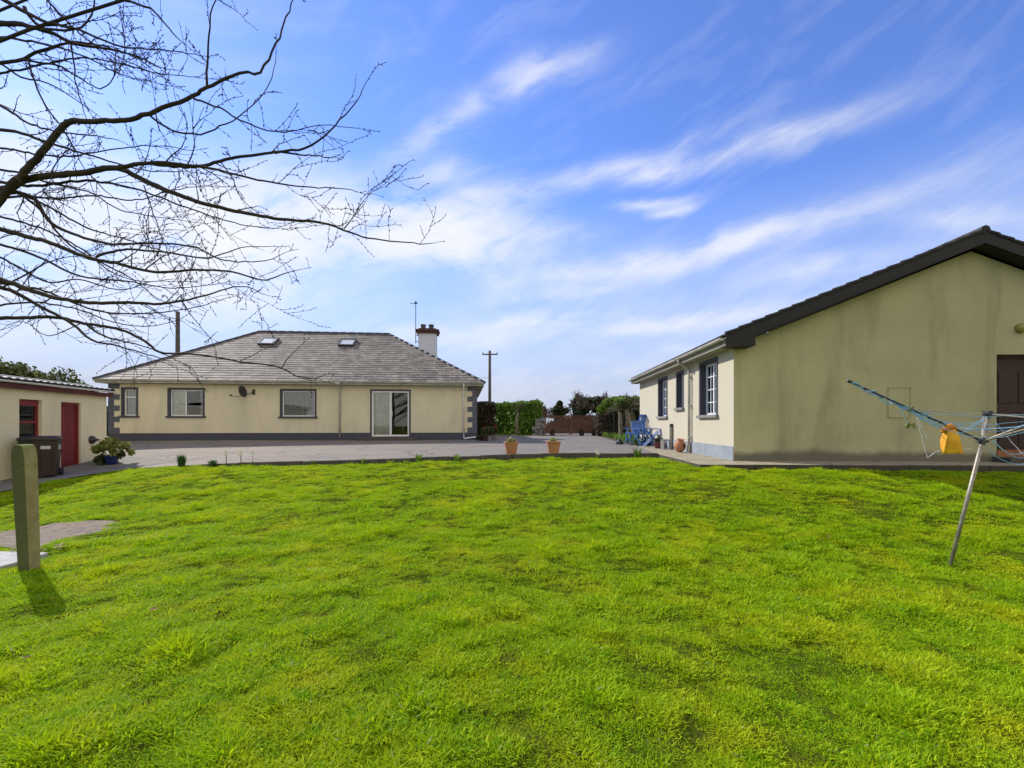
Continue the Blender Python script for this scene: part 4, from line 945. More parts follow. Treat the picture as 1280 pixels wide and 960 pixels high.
branch([(-25,280),(20,292),(60,303),(110,322),(150,330),(190,340),(240,338),(290,340),(332,350),(362,340)],3.8,3.6,.023,.003,.9)
branch([(120,320),(160,312),(210,316),(260,322),(300,310),(335,308)],3.7,3.55,.009,.002,1.,False)
branch([(-25,340),(20,356),(60,370),(110,378),(160,378),(200,380),(228,376),(260,368),(300,358),(330,368)],3.7,3.6,.018,.0022,.9)
branch([(-20,352),(20,366),(50,383),(90,404),(115,425),(150,433),(190,445),(212,452)],3.8,3.9,.015,.002,.8)
branch([(-25,398),(30,397),(70,397),(105,404),(150,412),(180,426),(200,440),(245,443),(300,452),(350,459),(370,470),(396,473)],3.9,3.7,.014,.003,.3,lev=1)
branch([(300,452),(325,440),(340,432)],3.75,3.7,.004,.002,.6,False,0); branch([(352,460),(362,445),(376,432)],3.72,3.7,.004,.002,.5,False,0)
branch([(110,407),(130,420),(160,428),(195,438),(240,460)],3.9,3.8,.008,.002,.8,False,1)
branch([(-20,30),(20,30),(60,40),(95,55),(130,60),(165,68),(195,82)],3.6,3.4,.022,.003,.9)
branch([(-20,82),(20,76),(55,63),(90,53),(130,58),(170,72),(205,98)],3.6,3.4,.012,.002,.9)
branch([(-15,-12),(30,14),(60,28),(100,38),(150,58),(200,62),(255,70)],3.5,3.3,.013,.002,1.)
branch([(30,8),(45,30),(80,38),(110,28),(118,-4)],3.5,3.4,.010,.004,.7,False,1)
branch([(155,0),(190,12),(215,40),(232,56)],3.3,3.2,.008,.002,1.,True,1); branch([(50,-10),(85,28),(110,50),(150,72),(205,98)],3.5,3.3,.007,.002,.9,True,1)
branch([(25,75),(70,81),(90,92),(110,104),(128,110),(142,95),(144,60)],3.5,3.4,.007,.002,.7,False,1)
branch([(-20,120),(10,138),(40,156),(75,165),(120,170),(150,176)],3.7,3.5,.010,.002,1.)
branch([(-20,160),(20,165),(60,178),(100,190),(145,204),(190,214),(230,214)],3.8,3.6,.012,.002,1.)
branch([(35,77),(55,130),(78,160),(100,200),(115,235)],3.6,3.7,.006,.002,.6,False,1); branch([(90,55),(95,100),(105,140),(118,170)],3.5,3.5,.005,.0015,.5,False,0)
branch([(20,238),(50,262),(80,300),(120,325),(160,345),(195,372),(225,385)],3.9,3.9,.009,.002,.8); branch([(30,245),(75,248),(120,245),(170,250),(215,238),(260,232)],3.9,3.7,.008,.002,.9)
branch([(-20,370),(30,345),(55,330),(80,322),(105,320)],3.9,3.8,.007,.002,.7); branch([(180,232),(200,290),(215,330),(232,365)],3.8,3.8,.004,.0015,.4,False,0)
branch([(-20,210),(20,215),(60,228),(110,240),(150,262),(190,270),(245,278)],4.,3.9,.009,.002,1.)
branch([(100,404),(60,420),(30,402),(0,412)],3.9,3.9,.004,.0015,.6,False,0)
branch([(-20,310),(25,335),(60,352),(100,350),(150,362),(190,352),(235,352)],4.0,3.9,.008,.002,1.)
branch([(-20,60),(25,96),(60,104),(100,128),(130,150)],4.0,3.9,.008,.002,.9)
EX=[([(20,240),(60,258),(110,285),(160,300),(220,318),(270,322)],3.95,3.8,.009,.002,1.),([(-20,300),(40,318),(100,345),(160,352),(220,360),(290,352)],4.0,3.8,.010,.002,1.),
([(-20,352),(50,362),(120,388),(180,392),(240,385),(285,372)],3.9,3.8,.009,.002,1.),([(-20,225),(40,232),(110,226),(170,236),(240,262),(300,280),(345,285)],3.9,3.6,.011,.002,1.),
([(-20,265),(50,285),(100,310),(140,340),(180,352),(215,349)],4.1,4.,.008,.002,.9),([(-20,45),(40,52),(95,66),(150,92),(215,108)],3.8,3.6,.009,.002,1.),([(-20,95),(40,84),(100,72),(150,80),(200,92),(245,96)],3.8,3.6,.008,.002,1.),
([(-20,180),(30,190),(80,196),(130,188),(185,182),(240,188)],3.9,3.6,.008,.002,1.),([(-20,385),(40,378),(95,386),(140,402),(185,408),(222,400)],4.,3.9,.008,.002,.9)]
for e in EX: branch(e[0],e[1],e[2],e[3],e[4],e[5],lev=1)
mbm.build('branches',MT['bark'],tr,smooth=True); buds.build('buds',MT['bark'],tr)

# ------------------------------------------------------------------ potted plants
def flowerpot(loc,rt,rb,h,mat,name,label,cat,group=None,rim=.03):
    r=empty(name,loc,random.uniform(0,3),label,cat,group)
    m=MB(); m.lathe([(rb,0),(rt*.93,h-rim*1.6),(rt,h-rim*1.6),(rt*1.02,h),(rt*.88,h),(rt*.84,h-.04)],(0,0,0),24); o=m.build('pot',MT[mat],r); bevel(o,.005)
    m=MB(); m.lathe([(.01,h-.045),(rt*.86,h-.05)],(0,0,0),20); m.build('soil',MT['soil'],r); return r
def sprig_mesh(n,h,spread,lw,seed,arch=.5):
    r=np.random.default_rng(seed); V=[];Fc=[];A=[]
    for i in range(n):
        a=r.uniform(0,2*PI); hh=h*r.uniform(.6,1.1); b=spread*r.uniform(.1,.5); ln=spread*arch*r.uniform(.3,1.4); fa=a+PI/2+r.normal(0,.5); k=len(V)
        for t,w in ((0,.8),(.4,1),(.75,.7)):
            c=(math.cos(a)*(b+ln*t**2),math.sin(a)*(b+ln*t**2),hh*t); d=(math.cos(fa)*lw*w,math.sin(fa)*lw*w); V+=[(c[0]-d[0],c[1]-d[1],c[2]),(c[0]+d[0],c[1]+d[1],c[2])]
        V.append((math.cos(a)*(b+ln),math.sin(a)*(b+ln),hh*(1-.2*arch))); Fc+=[(k,k+1,k+3,k+2),(k+2,k+3,k+5,k+4),(k+4,k+5,k+6)]; A+=[r.uniform()]*7
    return V,Fc,A
def sprigs(name,parent,n,h,spread,lw,seed,mat,z=0,arch=.5):
    V,Fc,A=sprig_mesh(n,h,spread,lw,seed,arch); me=bpy.data.meshes.new(name); me.from_pydata([(v[0],v[1],v[2]+z) for v in V],[],Fc); me.materials.append(MT[mat]); at=me.attributes.new('rnd','FLOAT','POINT'); at.data.foreach_set('value',A)
    o=bpy.data.objects.new(name,me); COL.objects.link(o); o.parent=parent; return o
for i,(x_,lab) in enumerate(((-.02,'terracotta pot of low green plants on the driveway edge, left of the pair'),(1.01,'terracotta pot of low green plants on the driveway edge, right of the pair'))):
    y_=11.45+i*.12+.98; y_=12.33
    fp=flowerpot((x_*12.33/11.1,y_,h1(x_,y_)+.013),.20,.135,.33,'terracotta','flowerpot',lab,'flowerpot','pair of terracotta pots on the kerb')
    leaves('foliage',MT['lf_yellow'],fp,clump_pts(260,[(0,0,.33),(.06,.04,.35),(-.07,.02,.34)],[.11,.07,.07],.4),.035)
    leaves('blossom',MT['white_petal'],fp,clump_pts(8,[(.03,-.05,.42)],[.03],.4),.03)
bp_=Vector((-12.05,13.7,h1(-12.05,13.7)+.006))
fp=flowerpot(bp_,.20,.13,.27,'bluepot','flowerpot','blue glazed pot with a leafy yellow green shrub at the shed corner','flowerpot')
m=MB(); Rr=random.Random(4); tips=[]
for i in range(9):
    a=i*.7; grow(m,(0,0,.2),(math.cos(a)*.7,math.sin(a)*.7,.8),.30,.009,1,Rr,.4,.1,3,3,5,.003,tips)
m.build('stem',MT['bark'],fp)
tp=np.array([tuple(t) for t in tips]); leaves('foliage',MT['lf_yellow'],fp,clump_pts(900,tp,[.10]*len(tp),.2),.075,elong=1.7); leaves('foliage',MT['lf_olive'],fp,clump_pts(350,[(-.25,-.1,.12),(-.3,.1,.16),(.25,0,.3)],[.16,.14,.12],.2),.07)

# daffodil clumps and flowers by the lawn edge
def lawn_plant(name,x_,y_,lab,cat,n,h,sp_,lw,seed,mat,group=None,flow=None,arch=.5):
    r=empty(name,(x_,y_,g1(x_,y_)),0,lab,cat,group); sprigs('leaves',r,n,h,sp_,lw,seed,mat,0,arch)
    if flow:
        for (fx,fy,fz,mm) in flow:
            m=MB(); m.tube([(fx*.4,fy*.4,0),(fx*.8,fy*.8,fz*.6),(fx,fy,fz)],.005,5); st=m.build('stem',MT['lf_olive'],r)
            m=MB(); c=Vector((fx,fy,fz))
            for k in range(6):
                a=k*PI/3; d=Vector((math.cos(a),-.5,math.sin(a)))*.07; e2=Vector((math.cos(a+.5),-.3,math.sin(a+.5)))*.045; e3=Vector((math.cos(a-.5),-.3,math.sin(a-.5)))*.045; m.quad(c,c+e3,c+d,c+e2)
            m.tube([c,c+Vector((0,-.035,0))],[.012,.018],8); m.build('flower',MT[mm],st)
    return r
lawn_plant('daffodil_clump',-8.75,12.05,'dark green daffodil clump at the lawn edge, the larger leftmost one','plant',110,.36,.16,.009,1,'lf_daff','daffodil clumps on the lawn edge')
lawn_plant('daffodil_clump',-7.75,11.8,'smaller dark green daffodil clump just left of the white flowers','plant',90,.20,.16,.009,2,'lf_daff','daffodil clumps on the lawn edge')
for i,(x_,hh,lab) in enumerate(((-7.4,.36,'white flower on a short stem beside the smaller daffodil clump'),(-7.02,.34,'white flower on a short stem, middle of three by the kerb'),(-6.72,.34,'thin flower stem at the right end of the three by the kerb'))):
    lawn_plant('garden_flower',x_,11.8,lab,'flower',10,.16,.08,.006,10+i,'lf_olive','white flowers by the kerb',[(0,0,hh,'white_petal'),(-.03,.02,hh-.03,'white_petal')] if i<2 else [(0,0,hh,'white_petal')])
lawn_plant('garden_flower',2.25,12.1,'single white flower in front of the kerb right of the terracotta pots','flower',16,.12,.08,.006,21,'lf_bright','white flowers by the kerb',[(0,0,.20,'white_petal'),(.03,0,.16,'white_petal')])
for i,(x_,n_,h_,lab) in enumerate([(-3.9,30,.18,'low green weed tuft growing against the left part of the kerb'),(-2.45,60,.26,'taller weed tuft against the kerb in front of the patio door'),(-1.45,40,.22,'thin weed tuft on the kerb right of the patio door'),(3.35,60,.34,'leafy weed growing at the right end of the kerb'),(-5.2,26,.16,'small weed tuft at the left end of the kerb')]):
    lawn_plant('weed',x_,11.93 if x_<3 else 12.2,lab,'weed',n_,h_,.16,.008,40+i,'lf_bright','weeds along the kerb')

# plants at the bungalow's right corner
x_,y_=-1.35,20.3
for i,(px_,py_,lab,s_) in enumerate(((-1.15,19.8,'potted plant with red flower by the right corner of the bungalow',1.),(-.8,20.6,'leafy plant pot with a red bloom standing furthest right at the bungalow corner',1.))):
    fp=flowerpot((px_,py_,h1(px_,py_)+.003),.15,.11,.24,'path' if i else 'brownbin','flowerpot',lab,'flowerpot','pots at the bungalow corner')
    leaves('foliage',MT['lf_olive'],fp,clump_pts(420,[(0,0,.38),(.1,0,.44),(-.1,.05,.5)],[.18,.13,.14],.2),.06)
    leaves('blossom',MT['red_petal'],fp,clump_pts(16,[(.05,-.05,.60)],[.05],.3),.05)
fp=empty('shrub',(-1.3,19.95,h1(-1.3,19.95)),0,'low brownish shrub against the bungalow quoins','shrub'); leaves('foliage',MT['lf_brown'],fp,clump_pts(320,[(0,0,.12),(-.15,0,.1)],[.16,.13],.2),.05)

# ------------------------------------------------------------------ far side: hedges, gate, pier
def hedge(name,a,b,Wd,Hh,n,mat,core,label,seed,size=.09,z=None):
    a=Vector(a);b=Vector(b); d=b-a; L=d.length; ang=math.atan2(d.y,d.x); zz=z if z is not None else g1(a.x,a.y)+.1
    r=empty(name,(a.x,a.y,zz),ang,label,'hedge'); m=MB(); q=.12
    m.box(q,L-q,q,Wd-q,0,Hh-q); m.build('stems',MT[core],r)
    leaves('foliage',MT[mat],r,hedge_pts(n,L,Wd,Hh,seed),size,np.random.default_rng(seed)); return r
MT['core']=simple('dark_twigs',(.03,.027,.018),1,.2,8,bs=0)
hedge('hedge',(-2.6,29.2),(-1.15,29.2),1.0,2.08,5200,'lf_brown','core','brown shaded clipped hedge right beside the bungalow corner',1,.08)
hedge('hedge',(-1.15,31.6),(1.35,28.9),.75,2.12,17000,'lf_hedge','core','bright green clipped laurel hedge left of the wooden gate',2,.085)
hedge('hedge',(-30,31),(-2.8,30.5),1.0,1.9,20000,'lf_ivy','core','long dark hedge hidden behind the bungalow',3,.12)
# small tree trunk in front of hedge
t1=empty('small_tree',(.32,29.35,.88),0,'thin pruned bare tree standing in front of the green hedge','tree')
m=MB(); m.tube([(0,0,0),(.03,0,.6),(.0,0,1.1),(.08,.02,1.5)],[.10,.085,.08,.06],8); m.build('trunk',MT['bark_pale'],t1,smooth=True)
m=MB(); Rr=random.Random(9)
for i in range(9): grow(m,(.02*i-.05,0,1.1+.05*i),(Rr.uniform(-.8,.8),Rr.uniform(-.5,.2),1),.42,.024,2,Rr,.5,.3,3,3,4,.006)
m.build('crown',MT['twig'],t1)
# pier and stones
pr=empty('stone_pier',(1.75,28.75,.87),0,'grey rubble stone pier between hedge and wooden gate','pier')
m=MB(); m.box(-.28,.28,-.2,.2,0,1.05); m.build('core',MT['stone'],pr)
m=MB(); Rr=random.Random(3)
for i in range(38):
    u=Rr.uniform(-.42,.26); z_=Rr.uniform(0,1.0) if u>-.2 else Rr.uniform(0,.45); s_=Rr.uniform(.07,.13)
    m.lathe([(.02,-s_*.8),(s_*.8,-s_*.4),(s_,0),(s_*.75,s_*.45),(.02,s_*.75)],(u,-.2+Rr.uniform(-.03,.02),z_+.05),7,0,Matrix.Rotation(Rr.uniform(0,3),4,'X'))
m.build('stones',MT['stone'],pr)
# gate: two leaves
ga=empty('wooden_gate',(2.03,28.6,.90),math.atan2(-.1,3.3),'red brown wooden double gate with arched open tops across the driveway','gate')
m=MB(); m.box(-.10,.02,-.06,.06,-.05,1.28); m.build('gate_post',MT['gatewood'],ga); m=MB(); m.box(3.30,3.42,-.06,.06,-.05,1.28); m.build('gate_post',MT['gatewood'],ga)
for s_ in (0,1):
    x0=.03+s_*1.635; x1=x0+1.62; m=MB()
    m.box(x0,x1,-.035,.035,1.10,1.18); m.box(x0,x1,-.035,.035,.12,.22); m.box(x0,x0+.08,-.03,.03,.04,1.10); m.box(x1-.08,x1,-.03,.03,.04,1.10); m.box(x0+.08,x1-.08,-.03,.03,.60,.68)
    lf=m.build('gate_leaf',MT['gatewood'],ga); m=MB(); nb=15
    for k in range(nb):
        u=(k+.5)/nb; xx=x0+.08+u*(1.46); w=.085; hgt=1.07 if (.26<u<.74) else (.70 if True else 0)
        uu=u if s_==0 else 1-u; arc=.30+.72*math.sqrt(max(0,1-(1-uu)**2)); top=min(1.06,arc+.1)
        m.box(xx-.046,xx+.046,-.014,.014,.22,top); m.box(xx-.014,xx+.014,-.012,.012,top,1.10); m.box(xx-.02,xx+.02,-.012,.012,.04,.12)
        m.box(xx-.02,xx+.02,-.012,.012,1.18,1.22)
    m.box(x0,x1,-.03,.03,1.22,1.255); m.build('boards',MT['gatewood'],lf)
for i,(x_,lab) in enumerate(((2.5,'dark planter in front of the gate, leftmost of three'),(4.3,'dark planter in front of the gate, middle of three'),(5.05,'dark planter in front of the gate, rightmost of three'))):
    p_=flowerpot((x_,28.1,.885),.17,.14,.26,'brownbin','planter',lab,'planter','dark planters in front of the gate')
    leaves('foliage',MT['lf_brown'],p_,clump_pts(120,[(0,0,.28)],[.13],.2),.05)
# shrubs right of gate
def shrub(name,x_,y_,z_,cs,rs,n,mat,label,size,seed,cat='shrub',core=True,group=None):
    r=empty(name,(x_,y_,z_),0,label,cat,group); rg=np.random.default_rng(seed); rd=random.Random(seed)
    m=MB()
    for c,q in zip(cs,rs):
        qq=max(q) if hasattr(q,'__len__') else q; qm=min(q) if hasattr(q,'__len__') else q
        m.tube([(c[0]*.2,c[1]*.2,-.1),(c[0]*.7,c[1]*.7,c[2]*.6),tuple(c)],[.05,.035,.02],5)
        for k in range(6): grow(m,tuple(c),(rd.gauss(0,1),rd.gauss(0,1),rd.gauss(.3,1)),qm*.6,.015,1,rd,.6,.1,2,3,4,.005)
    m.build('stems',MT['core'],r)
    leaves('foliage',MT[mat],r,clump_pts(n,cs,rs,.35,rg),size,rg); return r
shrub('shrub',5.45,26.2,.85,[(-.2,0,.6),(-.15,.2,1.1),(.25,.1,1.2),(-.1,0,.25),(.5,.1,.6),(.4,.3,1.35)],[(.5,.6,.6),(.45,.6,.45),(.55,.6,.5),(.5,.5,.35),(.6,.6,.7),(.4,.5,.4)],7000,'lf_brown','rounded brown leaved shrub right of the wooden gate',.07,5)
hedge('hedge',(5.7,25.6),(9.5,25.3),1.2,2.15,9000,'lf_dark','core','dark shaded hedge behind the pollarded trunks',6,.09)
for i,(x_,y_,h_,lab) in enumerate(((5.15,21.6,1.55,'ivy topped pollarded tree with pale trunk, nearest to the gate'),(5.45,21.4,1.6,'ivy topped pollarded tree with pale trunk, middle of the row'),(5.86,22.0,1.62,'ivy topped pollarded tree with pale trunk, nearest the gable house'))):
    r=empty('pollarded_tree',(x_,y_,h1(x_,y_)-.03),0,lab,'tree','pollarded trees behind the daffodil bed'); m=MB(); rd=random.Random(30+i)
    dx=(.0,-.07,-.16)[i]
    m.tube([(0,0,-.05),(.01,0,.3),(dx*.3,.02,.8),(dx*.7,0,1.2),(dx,0,h_)],[.12,.095,.085,.09,.11],9)
    m.tube([(.03,-.05,.0),(.06,-.06,.8),(.0,-.03,1.3)],[.05,.04,.04],6); m.build('trunk',MT['bark_pale'],r,smooth=True)
    m=MB()
    for k in range(8): grow(m,(dx,0,h_-.1),(rd.gauss(0,.9),rd.gauss(0,.6),rd.uniform(.0,.7)),.35,.035,2,rd,.6,.05,3,3,5,.008)
    m.build('branches',MT['bark_pale'],r)
    cs=[(dx+rd.uniform(-.4,.4),rd.uniform(-.3,.3),h_+rd.uniform(-.05,.38)) for _ in range(9)]
    leaves('crown',MT['lf_bright'] if i==0 else MT['lf_olive'],r,clump_pts(1700,cs,[rd.uniform(.12,.28) for _ in cs],.2,np.random.default_rng(i)),.06)
shrub('ivy_bush',5.2,23.2,.85,[(-.35,0,1.75),(.0,.1,1.85),(.35,0,1.9),(-.6,.1,1.5),(.7,.1,1.85),(1.1,.1,1.85)],[.30,.32,.3,.25,.3,.35],6000,'lf_bright','bright green ivy mass topping the dark hedge beside the pale trunks',.065,8)
# daffodil leaf bed
V=[];Fc=[];A=[];rb=np.random.default_rng(8)
for i in range(130):
    t=rb.uniform(); yy=17.2+t*9; xx=4.45+.045*(yy-12)+rb.uniform(0,.8)*(1 if yy>19.5 else .25); v,f,a_=sprig_mesh(16,.32,.16,.011,200+i,.6); k=len(V); zz=float(HD(xx,yy))
    V+=[(p[0]+xx,p[1]+yy,p[2]+zz) for p in v]; Fc+=[tuple(k+j for j in q) for q in f]; A+=a_
me=bpy.data.meshes.new('daffodil_bed'); me.from_pydata(V,[],Fc); me.materials.append(MT['lf_bright']); at=me.attributes.new('rnd','FLOAT','POINT'); at.data.foreach_set('value',A)
o=bpy.data.objects.new('daffodil_bed',me); COL.objects.link(o); tag(o,'bed of bright green daffodil leaves at the right edge of the driveway','ground cover',kind='stuff')
m=MB(); m.prism([(4.42,17.0),(5.0,17.0),(7.2,19.6),(7.2,25.8),(4.95,25.8)],lambda x,y:h1(x,y)-.1,lambda x,y:h1(x,y)+.03); o=m.build('soil_bed',MT['soil']); tag(o,kind='structure')
m=MB(); m.lathe([(.10,0),(.17,.02),(.16,.12),(.09,.2),(.03,.27),(.005,.3)],(0,0,0),9); o=m.build('garden_stone',MT['black']); o.location=(4.16,17.6,h1(4.2,17.6)); o.scale=(.9,.9,.75); tag(o,'small black pointed stone at the corner of the daffodil bed','stone')

# ------------------------------------------------------------------ distant trees
def bare_tree(x_,y_,h_,label,seed,mat='twig',r0=.22,depth=5,ivy=0,spreadw=.5,n=4,cat='tree'):
    r=empty('distant_tree',(x_,y_,.75),0,label,cat,'trees beyond the gate'); m=MB(); rd=random.Random(seed)
    m.tube([(0,0,-.2),(.05,0,h_*.15),(0,0,h_*.3)],[r0*1.3,r0,r0*.9],8); m.build('trunk',MT['bark'],r); m=MB(); tips=[]
    for k in range(4): grow(m,(0,0,h_*(.12+.05*k)),(rd.gauss(0,.55),rd.gauss(0,.5),1),h_*.27,r0*.55,depth-1,rd,spreadw,.22,n,4,4,.028,tips)
    m.build('crown',MT[mat],r)
    if ivy:
        sel=rd.sample(tips,min(len(tips),ivy)); cs=[tuple(t*rd.uniform(.55,.98)) for t in sel]
        leaves('ivy',MT['lf_dark'],r,clump_pts(ivy*170,cs,[rd.uniform(.3,.75) for _ in cs],.1,np.random.default_rng(seed)),.2)
    return r
bare_tree(8.6,62,5.6,'large bare tree with dark ivy clumps beyond the right half of the gate',1,ivy=34,r0=.3)
bare_tree(12.3,63,5.2,'bare brown tree with ivy beyond the hedge, right of the large ivy tree',2,ivy=16)
bare_tree(14.6,60,4.9,'bare tree rising just left of the gable house beyond the dark hedge',3,ivy=10)
bare_tree(4.6,70,4.2,'pale bare tree just right of the green hedge end',4,ivy=0,depth=5)
bare_tree(2.0,48,3.2,'pale twiggy tree top showing above the green hedge',5,depth=5,r0=.12)
bare_tree(7.0,72,3.6,'small bare tree between the round evergreen and the large ivy tree',6,depth=5,r0=.15)
r=shrub('evergreen_tree',6.4,62,.75,[(0,0,3.0),(-.4,0,2.6),(.4,0,2.4),(.1,0,3.6),(-.1,0,1.6),(.1,0,1.0)],[.62,.5,.5,.38,.55,.7],3600,'lf_dark','small round dark evergreen tree beyond the gate',.24,9,'tree')
# pale field hedgerow far away
V=[];rb=np.random.default_rng(4)
hp_=[]
for i in range(260): hp_.append((rb.uniform(-60,60),95+rb.uniform(-2,2),.9+rb.uniform(0,2.2)))
o=leaves('hedgerow',MT['lf_haze'],None,clump_pts(26000,hp_,[1.1]*len(hp_),.0,rb),.3,rb); tag(o,'faint brown hedgerow far beyond the gate','hedgerow',kind='stuff')
# hedge behind the shed
cs=[];rs_=[];rd=random.Random(12)
for i in range(46):
    t=rd.random(); x_=-26+t*8.6; top=4.35-.95*max(0,(t-.45)/.55)**1.2; cs.append((x_+18,rd.uniform(-.5,.5),top-.9+rd.uniform(-.25,.2))); rs_.append(rd.uniform(.35,.6))
for i in range(30):
    t=rd.random(); cs.append((-8+t*8.4,rd.uniform(-.4,.4),rd.uniform(.5,1.9))); rs_.append(.7)
shrub('ivy_hedge',-18,18.2,.5,cs,rs_,21000,'lf_olive','overgrown ivy hedge rising above the roof of the shed',.10,15,'hedge')

# ------------------------------------------------------------------ utility poles
def upole(x_,y_,h_,label,arm=True):
    r=empty('utility_pole',(x_,y_,.75),0,label,'utility pole','wooden utility poles behind the bungalow')
    m=MB(); m.tube([(0,0,-.3),(0,0,h_)],[.17,.13],10); m.build('post',MT['wood_pole'],r,smooth=True)
    if arm:
        m=MB(); m.box(-.75,.8,-.05,.05,h_-.42,h_-.30); ca=m.build('crossarm',MT['wood_pole'],r)
        for q in (-.68,.74):
            m=MB(); m.lathe([(.03,0),(.05,.06),(.03,.09),(.05,.14),(.01,.19)],(q,0,h_-.30),8); m.build('insulator',MT['dark_metal'],ca)
    return r
upole(-2.25,46,8.25,'dark utility pole with crossarm to the right of the bungalow roof')
upole(-23.5,32,8.75,'plain dark utility pole behind the left slope of the bungalow roof',False)
m=MB(); a=Vector((-2.25,46,6.2)); m.tube(sag(a,(-8,40,5.6),.1,10),.015,4); m.tube(sag(a+Vector((-.1,0,.15)),(-9,44,6.3),.1,10),.012,4); o=m.build('service_cable',MT['black']); tag(o,'thin service cable running from the utility pole towards the bungalow roof','cable')

# ------------------------------------------------------------------ blue chairs and bits by the side wall
def chair(x_,y_,rz,lab,tilt=.32,bh=.75):
    z_=.787; r=empty('garden_chair',(x_,y_,z_),rz,lab,'chair','blue wooden garden chairs')
    m=MB(); [m.box(-.24,.24,-.25+i*.085,-.25+i*.085+.07,.42,.44) for i in range(6)]; m.build('seat',MT['blue'],r)
    B=Matrix.Translation((0,.25,.42))@Matrix.Rotation(-tilt,4,'X'); m=MB()
    m.box(-.26,-.21,-.02,.02,0,bh,0,B); m.box(.21,.26,-.02,.02,0,bh,0,B); m.box(-.21,.21,-.015,.015,bh-.09,bh,0,B); m.box(-.21,.21,-.015,.015,.08,.14,0,B)
    [m.box(-.17+i*.085,-.17+i*.085+.055,-.01,.01,.14,bh-.09,0,B) for i in range(4)]; m.build('backrest',MT['blue'],r)
    for s_ in (-1,1):
        m=MB(); m.tube([(s_*.25,-.3,0),(s_*.25,.28,.62)],.022,5); m.build('leg',MT['blue'],r); m=MB(); m.tube([(s_*.235,.36,0),(s_*.235,-.26,.64)],.022,5); m.build('leg',MT['blue'],r)
        m=MB(); m.box(s_*.255-.03,s_*.255+.03,-.32,.30,.63,.655); m.build('armrest',MT['blue'],r)
    m=MB(); m.box(-.24,.24,-.27,-.24,.08,.12); m.box(-.24,.24,.30,.33,.10,.14); m.build('stretcher',MT['blue'],r); return r
chair(4.92,18.3,-2.5,'blue wooden garden chair furthest along the side wall',.3,.80)
chair(4.93,17.25,.3,'lower backed blue wooden garden chair in the middle of the group',.15,.52)
chair(4.98,16.2,-1.75,'tall backed blue wooden garden chair nearest the camera against the wall',.25,.80)
# blue table
r=empty('garden_table',(4.78,17.75,.787),.1,'low blue slatted garden table between the blue chairs','table'); m=MB(); [m.box(-.3,.3,-.25+i*.1,-.17+i*.1,.46,.48) for i in range(5)]; m.build('tabletop',MT['blue'],r)
for a_ in (-1,1):
    for b_ in (-1,1): m=MB(); m.box(a_*.25-.02,a_*.25+.02,b_*.2-.02,b_*.2+.02,0,.46); m.build('leg',MT['blue'],r)
fp=flowerpot((4.95,15.35,.787),.17,.13,.2,'maroon','flowerpot','dark red plant pot beside the nearest blue chair','flowerpot'); leaves('foliage',MT['lf_dark'],fp,clump_pts(140,[(0,0,.24)],[.14],.2),.05)
r=empty('stool',(5.0,14.7,.787),.1,'small grey stool standing against the side wall','stool'); m=MB(); m.box(-.16,.16,-.14,.14,.28,.31); m.build('seat',MT['path'],r)
for a_ in (-1,1): m=MB(); m.box(a_*.14-.015,a_*.14+.015,-.13,.13,0,.28); m.build('leg',MT['path'],r)
r=empty('wall_post',(5.08,14.55,.787),0,'short upright tan board with dark top leaning on the side wall','board'); m=MB(); m.tube([(0,0,0),(.01,0,.75),(.015,0,.78)],[.055,.055,.03],10); m.build('board',MT['soffit'],r); m=MB(); m.tube([(.012,0,.72),(.014,0,.82)],[.06,.05],10); m.build('cap',MT['dark_metal'],r)
r=empty('clay_urn',(4.83,13.15,.80),.4,'round terracotta urn beside the white downpipe','urn')
m=MB(); m.lathe([(.07,0),(.13,.06),(.165,.16),(.15,.26),(.09,.31),(.085,.34),(.12,.37),(.09,.365),(.06,.3)],(0,0,0),20,0,Matrix.Rotation(.15,4,'X')); m.build('body',MT['terracotta'],r,smooth=True)
m=MB(); m.lathe([(.03,0),(.05,.04),(.02,.09)],(0,-.14,.18),8,0,Matrix.Rotation(PI/2,4,'X')); m.build('spout',MT['rust'],r)

# ------------------------------------------------------------------ sky, sun, camera
sun_dir=Vector((-1.09,.85,1.0)).normalized(); el=math.asin(sun_dir.z)
w=bpy.data.worlds.new('World'); S.world=w; w.use_nodes=True; nt=w.node_tree; nt.nodes.clear()
out=N(nt,'ShaderNodeOutputWorld'); bg=N(nt,'ShaderNodeBackground'); nt.links.new(bg.outputs[0],out.inputs[0]); bg.inputs[1].default_value=.14
sky=N(nt,'ShaderNodeTexSky'); sky.sky_type='NISHITA'; sky.sun_disc=False; sky.sun_elevation=el; sky.sun_rotation=math.atan2(sun_dir.x,sun_dir.y); sky.altitude=50; sky.air_density=1.; sky.dust_density=.15; sky.ozone_density=3.
tc=N(nt,'ShaderNodeTexCoord'); sep=N(nt,'ShaderNodeSeparateXYZ'); nt.links.new(tc.outputs['Generated'],sep.inputs[0])
def mth(op,a,b=None,c=None):
    n=N(nt,'ShaderNodeMath',operation=op)
    for i,v in enumerate((a,b,c)):
        if v is None: continue
        if isinstance(v,(int,float)): n.inputs[i].default_value=v
        else: nt.links.new(v,n.inputs[i])
    return n.outputs[0]
az=mth('ARCTAN2',sep.outputs[0],sep.outputs[1]); elv=mth('ARCSINE',sep.outputs[2])
def vec(a,b,c=0.):
    n=N(nt,'ShaderNodeCombineXYZ')
    for i,v in enumerate((a,b,c)):
        if isinstance(v,(int,float)): n.inputs[i].default_value=v
        else: nt.links.new(v,n.inputs[i])
    return n.outputs[0]
def rot2(a0,e0,ang):
    da=mth('SUBTRACT',az,a0); de=mth('SUBTRACT',elv,e0); c=math.cos(ang);s=math.sin(ang)
    return mth('ADD',mth('MULTIPLY',da,c),mth('MULTIPLY',de,s)), mth('SUBTRACT',mth('MULTIPLY',de,c),mth('MULTIPLY',da,s))
